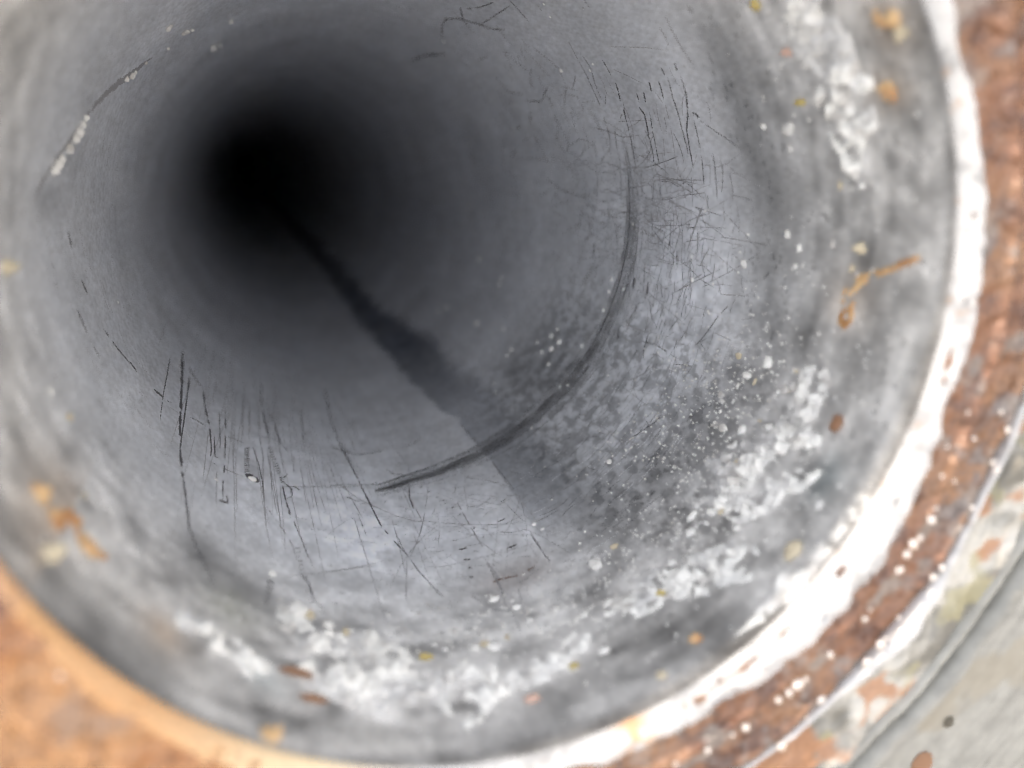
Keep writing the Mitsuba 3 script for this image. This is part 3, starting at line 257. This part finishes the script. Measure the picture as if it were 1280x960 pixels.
lip = ring([(1.278, 0.02)] + [(1.302 - 0.024 * math.cos(t), -0.035 - 0.018 * math.sin(t)) for t in a] + [(1.33, 0.02)], 900, lip_warp, closed=True)
scene[pipe + '__outer_lip'] = mikit.ply(lip, 'worn_edge', smooth=50)
labels[pipe + '__outer_lip'] = {'label': 'thin bright bare lip outside the rust ring'}

# ---------------------------------------------------------------- flange and its crusted sealant collar
fl = 'pipe_flange'
tag(fl, 'dull grey round flange plate with raised ridges around the pipe mouth', 'flange')
def plate_warp(phi, r, z): return r, z + (0.003 * rn(phi, r * 3, 5, 1, 41) + 0.0025 * rn(phi, r * 16, 22, 1, 42)) * (z < 0.02)
scene[fl + '__plate'] = mikit.ply(ring([(1.265, 0.24), (1.265, 0.012)] + [(r, 0.012) for r in np.linspace(1.3, FLR - 0.03, 30)] + [(FLR - 0.01, 0.02), (FLR, 0.04), (FLR, 0.24)], 720, plate_warp, closed=True), 'plate_paint', smooth=30)
def ridge(r0, w, h, seed):
    a = np.linspace(0, np.pi, 12)
    pr = [(r0 - w, 0.02)] + [(r0 - w * math.cos(t), 0.008 - h * math.sin(t)) for t in a] + [(r0 + w, 0.02)]
    return ring(pr, 720, lambda phi, r, z: (r + 0.010 * rn(phi, r * 3, 6, 1, seed), z + (0.012 * rn(phi, r * 5, 14, 1, seed + 1, 4) + 0.004 * rn(phi, r * 20, 50, 1, seed + 2)) * (z < 0.0)), closed=True)
scene[fl + '__ridge'] = mikit.ply(ridge(1.578, 0.030, 0.038, 51), 'plate_paint', smooth=40)
scene[fl + '__ridge_001'] = mikit.ply(ridge(1.500, 0.022, 0.034, 53), 'plate_paint', smooth=40)
cr = np.linspace(1.305, 1.485, 46)
def collar_warp(phi, r, z):
    e = np.clip(np.minimum((r - 1.305) / 0.02, (1.485 - r) / 0.03), 0, 1)
    n = rn(phi, r * 6, 7, 1, 61, 4) * 0.05 + rn(phi, r * 22, 26, 1, 62, 3) * 0.02
    return r + (0.014 * rn(phi, 0, 9, 1, 63)) * (r > 1.45), np.where(z < 0.01, -0.012 + e * (n - 0.015), z)
collar = ring([(1.305, 0.02)] + [(r, 0.0) for r in cr] + [(1.487, 0.02)], 1400, collar_warp, closed=True)
ck = 'sealant_collar'
scene[ck] = mikit.ply(collar, 'collar_skin', smooth=60)
tag(ck, 'lumpy off-white crusted ring of sealant between rust ring and flange ridges', 'sealant')
rng = random.Random(5)
def pit(key, phi, r, rad, mat='pit_dark'):
    m = trimesh.creation.icosphere(3); v = np.array(m.vertices)
    v[:, 1] *= 0.35
    v *= (1 + 0.25 * (meshkit.fbm(v * 2.2 + phi, 3, 7)[:, None] - 0.5))
    c = P(math.radians(phi), r, 0.010)
    m.vertices = v * rad * R + c
    scene[key] = mikit.ply(m, mat, smooth=True)
pit('rust_speck', 72.2, 1.726, 0.018); tag('rust_speck', 'small dark round speck on the flange plate in the lower right corner', 'speck')
pit('rust_speck_001', 76.5, 1.76, 0.035, 'brown_grain'); tag('rust_speck_001', 'larger brown speck on the flange plate at the bottom right edge', 'speck')
pit('sealant_lump', 74.2, 1.362, 0.032, 'pale_grain'); tag('sealant_lump', 'big white sealant lump on the lower right collar', 'lump')
pit('rust_speck_002', 73.2, 1.385, 0.022, 'brown_grain'); tag('rust_speck_002', 'reddish brown speck beside the big white sealant lump', 'speck')

# ---------------------------------------------------------------- scratches: strips laid on the bore
UP = [0]
def strip_mesh(pts, taper=True, broken=0.0, per=5):
    """pts rows: phi deg, z, half width (1e-4 radii)"""
    p = np.array(pts, float)
    p[:, 0] = np.degrees(np.unwrap(np.radians(p[:, 0])))
    n = max(2, len(p) * per)
    p = dense(p, n)
    s, z, h = np.radians(p[:, 0]), p[:, 1], p[:, 2] * 1e-4
    ts, tz = np.gradient(s), np.gradient(z)
    l = np.hypot(ts, tz) + 1e-12
    u = np.linspace(0, 1, n)
    jit = 1 + 1.1 * (meshkit.noise(np.stack([np.arange(n) * 0.9, 0 * u + UP[0] * 3.7, 0 * u], -1)) - 0.5)
    h = h * jit * (np.clip(np.minimum(u, 1 - u) * 6 + 0.25, 0, 1) if taper else 1)
    UP[0] += 1
    lift = 1 - 0.0005 - 0.00035 * ((UP[0] * 0.618) % 1)
    L_ = P(s - tz / l * h, lift, z + ts / l * h); R_ = P(s + tz / l * h, lift, z - ts / l * h)
    v = np.empty((2 * n, 3)); v[0::2], v[1::2] = L_, R_
    i = np.arange(n - 1) * 2
    if broken:
        gap = meshkit.noise(np.stack([np.arange(n - 1) * 0.3, 0 * i + UP[0] * 5.3, 0.0 * i], -1), 3) < broken
        if not gap.all(): i = i[~gap]
    f = np.concatenate([np.stack([i, i + 1, i + 3], 1), np.stack([i, i + 3, i + 2], 1)])
    m = trimesh.Trimesh(v, f, process=False)
    cen = v.mean(0) * [1, 0, 1]
    if np.dot(m.face_normals.mean(0), cen) > 0: m.invert()
    return m
wallk = pipe + '__bore_wall'
SM = {0: 'scratch_dark', 2: 'scratch_grey', 3: 'scratch_brown'}
burr = []
for i, (c, pts) in enumerate(SCRATCHES):
    w = np.mean(np.array(pts)[:, 2])
    scene[numbered(wallk + '__scratch')] = mikit.ply(strip_mesh([[a, z, h * 0.72] for a, z, h in pts], broken=0.2, per=11), SM[c] if c or w > 32 or i % 3 == 0 else 'scratch_grey')
    if w > 14 and c == 0:
        burr.append(strip_mesh([[a + 0.05 * h / 10, z - h * 0.5e-4, 5.0] for a, z, h in pts], broken=0.55, per=11))
scene[numbered(wallk + '__joint_crack')] = mikit.ply(strip_mesh([[a, z, h * 0.55] for a, z, h in CRACK], broken=0.25, per=12), 'scratch_grey')
rng = random.Random(11)
arc = np.array(ARC)
def arc_at(u): return np.array([np.interp(u, np.linspace(0, 1, len(arc)), arc[:, k]) for k in (0, 1)])
AW = ARCW * 1e-4
bund = {'scratch_black': [], 'scratch_bright': [], 'scratch_grey': []}
for k in range(170):
    u0 = rng.uniform(-0.02, 0.93); ln = rng.choice([rng.uniform(0.04, 0.15), rng.uniform(0.25, 0.8)]) if k > 11 else 1.3
    if k <= 11: u0 = rng.uniform(0.0, 0.09); ln = rng.uniform(0.7, 1.1)
    u1 = min(1.0, u0 + ln); u0 = max(0, u0)
    o0 = rng.gauss(0, 0.5); us = np.linspace(u0, u1, 14)
    spread = 0.62 + 0.70 * np.sin(np.pi * np.clip(us * 0.9 + 0.02, 0, 1))
    o = np.clip(o0, -1.2, 1.2) * spread * AW * 0.8 + rng.uniform(-0.2, 0.2) * AW * (us - u0)
    pa = np.array([arc_at(u) for u in us]); pa[:, 1] += o
    m = rng.choices(['scratch_black', 'scratch_bright', 'scratch_grey'], [10, 2.4, 0.6])[0]
    if m == 'scratch_bright' and rng.random() < 0.75: us = np.linspace(rng.uniform(0.15, 0.4), rng.uniform(0.42, 0.62), 14)
    pa = np.array([arc_at(u) for u in us]); pa[:, 1] += np.clip(o0, -1.2, 1.2) * (0.62 + 0.70 * np.sin(np.pi * np.clip(us * 0.9 + 0.02, 0, 1))) * AW * 0.8
    hw = rng.uniform(8, 23) if m != 'scratch_bright' else rng.uniform(8, 18)
    bund[m].append(strip_mesh(np.column_stack([pa, np.full(14, hw)]), broken=0.2))
hat = {'scratch_dark': [], 'scratch_grey': [], 'scratch_bright': burr}
def stroke(phi, z, length, ang, hw, m, bend=0.0):
    """ang 0 = round the pipe, 90 = along it"""
    t = np.linspace(-0.5, 0.5, 5) * length
    a_ = math.radians(ang)
    d = phi + np.degrees(t * math.cos(a_)) ; zz = z + t * math.sin(a_) + bend * (t / length) ** 2 * 4 * length
    hat[m].append(strip_mesh(np.column_stack([d, zz, np.full(5, hw)])))
def cloud(n, phis, zrange, ang, dang, lens, hws, mats, w):
    for _ in range(n):
        stroke(rng.gauss(*phis), rng.gauss(*zrange), rng.uniform(*lens), rng.gauss(ang, dang), rng.uniform(*hws), rng.choices(mats, w)[0], rng.uniform(-0.15, 0.15))
DG = ['scratch_dark', 'scratch_grey', 'scratch_bright']
cloud(230, (66, 12), (1.35, 0.24), 0, 10, (0.015, 0.08), (4, 10), DG, [5, 3, 2.0])       # hatching beside the seam
cloud(150, (73, 8), (0.98, 0.17), 0, 7, (0.03, 0.14), (6, 14), DG, [4, 4, 1.5])
cloud(160, (60, 14), (1.3, 0.3), 75, 30, (0.02, 0.10), (5, 12), DG, [3, 5, 1.0])
cloud(280, (24, 9), (1.6, 0.35), 90, 14, (0.05, 0.35), (6, 13), DG, [3, 5, 0.3])         # crossing lines on the right
cloud(220, (22, 10), (1.45, 0.3), 0, 14, (0.03, 0.12), (7, 16), DG, [4, 5, 0.5])
cloud(120, (32, 8), (1.3, 0.25), 40, 50, (0.03, 0.12), (5, 12), DG, [4, 5, 0.5])
cloud(160, (45, 9), (1.25, 0.18), 0, 12, (0.03, 0.10), (8, 20), DG, [4, 5, 0.8])
cloud(110, (146, 13), (2.2, 0.6), 90, 1.5, (0.3, 1.2), (6, 14), DG, [0, 6, 0])            # long draw lines low on the left
cloud(280, (112, 12), (1.2, 0.3), 0, 30, (0.008, 0.07), (4, 11), DG, [5, 4, 0.8])
cloud(40, (108, 12), (1.1, 0.25), 80, 25, (0.15, 0.5), (4, 9), DG, [3, 5, 0])
cloud(130, (10, 20), (2.3, 0.6), 20, 40, (0.03, 0.2), (14, 32), DG, [1, 6, 0.2])
cloud(60, (200, 25), (1.6, 0.5), 0, 20, (0.03, 0.12), (8, 18), DG, [1, 6, 0])
for tagname, dd in (('scratch_band', bund), ('fine_scratches', hat)):
    for m, lst in dd.items():
        if lst:
            k = numbered(wallk + '__' + tagname)
            scene[k] = mikit.ply(trimesh.util.concatenate(lst), m)
            labels[k] = {'kind': 'stuff'}

# ---------------------------------------------------------------- crusts and grains on the bore
def crust(key, poly, height, mat, step=0.0035, seed=0, lump=(9, 30), edge=0.03, bias=0.1, chunks=0, gaps=0.0):
    p = np.array(poly, float); s = np.radians(np.degrees(np.unwrap(np.radians(p[:, 0])))); z = p[:, 1]
    pg = Polygon(np.column_stack([s, z])).buffer(0)
    if pg.geom_type != 'Polygon': pg = max(pg.geoms, key=lambda g: g.area)
    x0, y0, x1, y1 = pg.bounds
    gs, gz = np.meshgrid(np.arange(x0 - 0.03, x1 + 0.03, step), np.arange(max(0.003, y0 - 0.03), y1 + 0.03, step), indexing='ij')
    # ragged outline: look the polygon up at noise-shifted places
    q = np.stack([gs * 14, gz * 14, 0 * gs + seed], -1)
    ws = gs + 0.035 * (meshkit.fbm(q, 3, seed) - 0.5); wz = gz + 0.035 * (meshkit.fbm(q + 50, 3, seed) - 0.5)
    ins = contains_xy(pg, ws, wz)
    d = distance(pg.exterior, shp_points(ws, wz)); d = np.where(ins, d, -d)
    n1 = meshkit.fbm(np.stack([gs * lump[0], gz * lump[0], 0 * gs + 5 + seed], -1), 3, seed + 1)
    n2 = meshkit.fbm(np.stack([gs * lump[1], gz * lump[1], 0 * gs + 9 + seed], -1), 3, seed + 2)
    e = np.clip(d / edge, -0.4, 1)
    h = np.sign(e) * np.sqrt(np.abs(e)) * np.clip(bias + 1.9 * (n1 - 0.32) + 0.9 * (n2 - 0.45), -0.1, 2.0)
    bump = np.zeros_like(gs); br = np.random.default_rng(seed)
    for _ in range(int(pg.area * chunks)):
        cx_, cz_ = br.uniform(x0, x1), br.uniform(y0, y1)
        if not contains_xy(pg, cx_, cz_): continue
        rad = 0.005 + 0.020 * br.random() ** 3
        bump = np.maximum(bump, rad * br.uniform(0.6, 1.3) * np.sqrt(np.maximum(0, 1 - ((ws - cx_) ** 2 + (wz - cz_) ** 2) / rad ** 2)))
    hole = np.clip((meshkit.fbm(np.stack([gs * 26, gz * 26, 0 * gs + 31 + seed], -1), 3, seed + 7) - gaps) / 0.10, -1, 1)
    h = np.minimum(h + bump / height * np.clip(e, 0, 1) ** 0.5, np.where(hole > 0, 9.0, hole * 0.5))
    h = np.where(hole > 0, h * np.clip(hole, 0, 1) ** 0.5, h)
    h = np.where(e < 0, -0.3 * np.abs(e) - 0.05, h) * height
    keep = h > -0.02 * height - 0.0006
    f = grid_faces(*gs.shape); f = f[keep.ravel()[f].any(1)]
    m = trimesh.Trimesh(P(gs, 1 - h, gz).reshape(-1, 3), f, process=False); m.remove_unreferenced_vertices()
    mid = np.array([0, m.vertices[:, 1].mean(), 0])
    if np.dot(m.face_normals.mean(0), (mid - m.vertices.mean(0))) < 0: m.invert()
    scene[key] = mikit.ply(m, mat, smooth=True)
crust('mineral_crust', CRUSTS['main'], 0.018, 'crust_skin', seed=1, bias=0.0, chunks=6000, gaps=0.47)
tag('mineral_crust', 'thick white chalky crust in a long ragged heap near the bottom of the mouth', 'crust')
crust('mineral_crust_001', CRUSTS['left'], 0.012, 'crust_skin', seed=2, bias=0.05, chunks=5000, gaps=0.49)
tag('mineral_crust_001', 'narrow grey-white crust streak at lower left, left of the thick heap', 'crust')
crust('mineral_crust_002', CRUSTS['upper'], 0.014, 'crust_skin', seed=3, bias=0.0, chunks=5500, gaps=0.485)
tag('mineral_crust_002', 'long whitish flaky crust running up the right wall to the top edge', 'crust')
crust('mineral_crust_003', CRUSTS['plaster'], 0.007, 'crust_skin', seed=4, bias=0.2, chunks=2500, gaps=0.45)
tag('mineral_crust_003', 'thin pale plaster-like smear at lower right with a yellow grain on it', 'crust')
crust('mineral_crust_004', CRUSTS['fringe'], 0.022, 'crust_skin', seed=5, bias=0.4, chunks=1500, gaps=0.36)
tag('mineral_crust_004', 'bright white fringe of crust against the bare metal edge, lower right', 'crust')
crust('mineral_crust_005', CRUSTS['debris'], 0.011, 'crust_skin', seed=6, lump=(22, 50), bias=-0.05, chunks=5000, gaps=0.50)
tag('mineral_crust_005', 'gritty off-white crust on the right wall beside the brown pebble', 'crust')
crust('rust_streak', CRUSTS['rustL'], 0.014, 'ochre', seed=7, step=0.0025, edge=0.010, bias=0.35, gaps=0.33)
tag('rust_streak', 'hooked orange rust streak on the middle of the right wall', 'rust')

def lump(key, phi, z, rad, mat, flat=0.6, stretch=(1, 1), seed=0, sub=3, sink=0.3):
    m = trimesh.creation.icosphere(sub); v = np.array(m.vertices)
    v = v * (1 + 1.0 * (meshkit.fbm(v * 1.6 + seed * 3.3, 3, seed)[:, None] - 0.5))
    f_ = math.radians(phi); out = np.array([math.cos(f_), 0, -math.sin(f_)]); tan = np.array([-math.sin(f_), 0, -math.cos(f_)]); ax = np.array([0, 1.0, 0])
    w = v[:, :1] * tan * stretch[0] + v[:, 1:2] * ax * stretch[1] - v[:, 2:] * out * flat
    m.vertices = P(f_, 1 - rad * flat * (1 - sink) * 0.6, z) + w * rad * R
    scene[key] = mikit.ply(m, mat, smooth=True)
RB = [('ochre', 'peach coloured rust lump at the top of the right wall, upper half of a pair', (1, 1.3)), ('cream_grain', 'cream coloured lump at the top of the right wall, under the peach lump', (1, 1)),
      ('ochre', 'orange rust lump on the upper right wall between white crust and metal edge', (1.1, 1)), ('ochre', 'blurred orange rust lump, uppermost of the cluster at the far left', (1, 1)),
      ('ochre', 'blurred orange rust lump, leftmost in the middle of the left cluster', (1.2, 1)), ('ochre', 'large blurred orange rust lump, rightmost of the left cluster', (1.5, 0.8)), ('ochre', 'orange rust lump in the left cluster above the largest one', (1.2, 0.8)),
      ('ochre', 'single orange rust lump at lower left beside the narrow crust streak', (1.4, 0.8)), ('ochre', 'small orange rust lump close to the bottom metal edge', (1, 1)), ('cream_grain', 'pale yellow lump at the left edge of the picture', (1, 1.3)),
      ('brown_grain', 'brown pebble stuck on the right wall', (1.2, 0.9)), ('yellow_grain', 'yellow brown grain on the pale plaster-like smear', (1, 1)), ('ochre', 'small orange grain below the pale smear, lower right', (1, 1)), ('yellow_grain', 'small yellow brown grain right of the thick white heap', (1, 1)),
      ('cream_grain', 'cream coloured grain above the hooked rust streak', (1, 1.2)), ('pale_grain', 'small pale greenish grain left of the cream grain on the right wall', (1, 1.2)), ('pink_grain', 'peach coloured grain left of the flaky crust, upper right', (0.8, 1.5)),
      ('yellow_grain', 'slim yellow green grain left of the flaky crust', (0.7, 1.6)), ('yellow_grain', 'yellow grain at the top edge beside the flaky crust', (1, 1)), ('yellow_grain', 'yellowish grain on the upper edge of the thick white heap', (1.2, 0.9)), ('pink_grain', 'faint pinkish grain below the right end of the white heap', (1.2, 0.8)),
      ('brown_grain', 'brown sliver at the left end of the thick white heap', (2.0, 0.6)), ('brown_grain', 'reddish brown sliver under the left end of the thick white heap', (2.0, 0.6)), ('cream_grain', 'grey cream lump under the left rust cluster', (1.1, 1))]
for i, ((ph, z, r), (mat, lab, st)) in enumerate(zip(RUSTBITS, RB)):
    nm = 'rust_lump' if mat == 'ochre' else 'pebble' if mat == 'brown_grain' else 'grain'
    k = numbered(nm)
    if mat in ('ochre', 'cream_grain') and r > 0.012:
        t_ = np.linspace(0, 2 * np.pi, 18, endpoint=False)
        crust(k, np.column_stack([ph + np.degrees(np.cos(t_) * r * 1.05 * st[0]), z + np.sin(t_) * r * 1.05 * st[1]]), r * 0.45, mat, step=0.0025, seed=20 + i, edge=r * 0.6, bias=0.25, chunks=6000, gaps=0.40)
    else: lump(k, ph, z, r, mat, 0.5, st, seed=20 + i)
    tag(k, lab, {'rust_lump': 'rust', 'pebble': 'pebble', 'grain': 'grain'}[nm])
for i, (ph, z, r) in enumerate(GRAINS):
    k = numbered('white_grain'); lump(k, ph, z, r, ('pale_grain', 'crust_skin', 'crust_skin', 'cream_grain')[i % 4], 0.6, (rng.uniform(0.7, 1.4), rng.uniform(0.7, 1.4)), seed=60 + i)
    side = 'left' if 100 < ph % 360 < 260 else 'right'
    tag(k, 'small off-white mineral grain stuck to the ' + ('lower left wall' if side == 'left' else 'bottom of the mouth' if 80 < ph else 'right wall'), 'grain', 'white grains on the bore, ' + ('left' if side == 'left' else 'bottom' if 80 < ph else 'right'))
for i, (ph, z, r) in enumerate(GLINTS):
    k = numbered('metal_fleck'); lump(k, ph, z, r * 1.1, 'pale_grain', 0.7, (1.1, 0.9), seed=120 + i, sub=2)
    if i == 0: tag(k, 'shiny metal bead with dark surround on the lower left wall', 'bead')
    else: tag(k, 'tiny bright metal fleck on the scratched grey wall', 'fleck', 'bright flecks on the bore')
a0 = GLINTS[0]
scene[wallk + '__bead_scar'] = mikit.ply(strip_mesh([[a0[0] + 1.6, a0[1] + 0.02, 250], [a0[0], a0[1] + 0.02, 320], [a0[0] - 1.6, a0[1] + 0.02, 250]]), 'scratch_dark')
for i, (ph, z, r) in enumerate(CRYSTALS):
    k = numbered('pale_crystal'); lump(k, ph, z, r * 1.2, 'crust_skin', 1.0, (1.15, 0.9), seed=180 + i, sub=2)
    tag(k, 'tiny pale crystal in the dark crack on the upper left wall', 'crystal', 'pale crystals along the left crack')
# crumbs strewn over the lower right, and along the heap
rng = random.Random(23)
for i in range(110):
    if i < 80: cc_ = rng.choice([(50, .45), (58, .36), (63, .5), (72, .42), (66, .3), (55, .62), (79, .36)]); ph, z = rng.gauss(cc_[0], 3.6), abs(rng.gauss(cc_[1], 0.05)) + 0.02
    else: ph, z = rng.uniform(98, 150), rng.gauss(0.46, 0.07)
    k = numbered('mineral_crumb'); lump(k, ph, z, 0.002 + 0.011 * rng.random() ** 2.6, rng.choices(['pale_grain', 'crust_skin', 'cream_grain'], [4, 5, 1])[0], 0.55, (rng.uniform(.6, 1.7), rng.uniform(.6, 1.7)), seed=200 + i, sub=2)
    tag(k, 'whitish mineral crumb strewn on the ' + ('lower right wall' if i < 80 else 'wall around the white heap'), 'crumb', 'crumbs on the lower right wall' if i < 80 else 'crumbs around the white heap')
gl = []
for i in range(1700):
    ph, z = (rng.gauss(60, 13), abs(rng.gauss(0.62, 0.28)) + 0.02) if i < 800 else (rng.gauss(105, 22), abs(rng.gauss(0.46, 0.09)) + 0.02) if i < 1350 else (rng.gauss(50, 60), abs(rng.gauss(0.3, 0.2)) + 0.02)
    m = trimesh.creation.icosphere(1); v = np.array(m.vertices) * rng.uniform(0.0015, 0.0045) * (1 + 0.5 * (np.array([rng.random() for _ in range(42)])[:, None] - 0.5))
    m.vertices = v * R + P(math.radians(ph), 0.999, z); gl.append(m)
scene['fine_grit'] = mikit.ply(trimesh.util.concatenate(gl), 'crust_skin', smooth=True)
labels['fine_grit'] = {'label': 'fine pale grit sprinkled over the lower right wall', 'category': 'grit', 'kind': 'stuff'}

# ---------------------------------------------------------------- shiny beads on the rust ring
rng = random.Random(31)
for i, (ph, r) in enumerate(BEADS):
    m = trimesh.creation.icosphere(3); v = np.array(m.vertices) * [rng.uniform(0.8, 1.25), 0.8, rng.uniform(0.8, 1.25)]
    v = v * (1 + 0.18 * (meshkit.fbm(v * 1.3 + i, 2, i)[:, None] - 0.5))
    rad = 0.004 + 0.009 * rng.random() ** 1.2
    base = -0.030 - 0.022 * math.exp(-((r - 1.135) / 0.03) ** 2) - 0.018 * math.exp(-((r - 1.245) / 0.03) ** 2)
    m.vertices = v * rad * R + P(math.radians(ph), r, base)
    k = numbered('metal_bead'); scene[k] = mikit.ply(m, 'bright_metal', smooth=True)
    if i == len(BEADS) - 1: tag(k, 'single shiny bead on the orange rust at lower left', 'bead')
    else: tag(k, 'tiny shiny bead on the rust ring, lower right of the mouth' if r < 1.19 else 'tiny shiny bead near the outer edge of the rust ring, lower right', 'bead', 'beads on the inner ridge of the rust ring' if r < 1.19 else 'beads on the outer ridge of the rust ring')

# ordinal labels for look-alikes in rows: counted down or up the picture
_rt = np.cross(CAM['fwd'], CAM['up'])
def pic(key):
    v = meshkit.WRITTEN[scene[key]['filename']][0].mean(0) - _o
    return np.array([v @ _rt, -(v @ np.array(CAM['up']))]) / (v @ np.array(CAM['fwd']))
ORD = ['', 'second ', 'third ', 'fourth ', 'fifth ', 'sixth ', 'seventh ', 'eighth ', 'ninth ', 'tenth ', 'eleventh ', 'twelfth ', 'thirteenth ', 'fourteenth ', 'fifteenth ', 'sixteenth ', 'seventeenth ', 'eighteenth ', 'nineteenth ', 'twentieth ']
ORD += [f'{k}th ' for k in range(21, 60)]
ORD = [o.replace('21th', '21st').replace('22th', '22nd').replace('23th', '23rd') for o in ORD]
for grp, axis, sign, text in (('beads on the inner ridge of the rust ring', 1, -1, 'tiny shiny bead on the inner ridge of the rust ring, {}lowest'), ('beads on the outer ridge of the rust ring', 1, -1, 'tiny shiny bead near the outer edge of the rust ring, {}lowest'),
                              ('white grains on the bore, left', 0, 1, 'small off-white grain on the lower left wall, {}from the left'), ('white grains on the bore, bottom', 0, 1, 'small off-white grain near the white heap at the bottom, {}from the left'),
                              ('white grains on the bore, right', 1, 1, 'small off-white grain on the right wall, {}from the top'), ('pale crystals along the left crack', 0, 1, 'tiny pale crystal along the dark crack at upper left, {}from the left')):
    ks = sorted([k for k, v in labels.items() if v.get('group') == grp], key=lambda k: sign * pic(k)[axis])
    for i, k in enumerate(ks):
        o = ORD[i]
        labels[k]['label'] = text.format(o if (o or 'from' not in text) else 'first ')
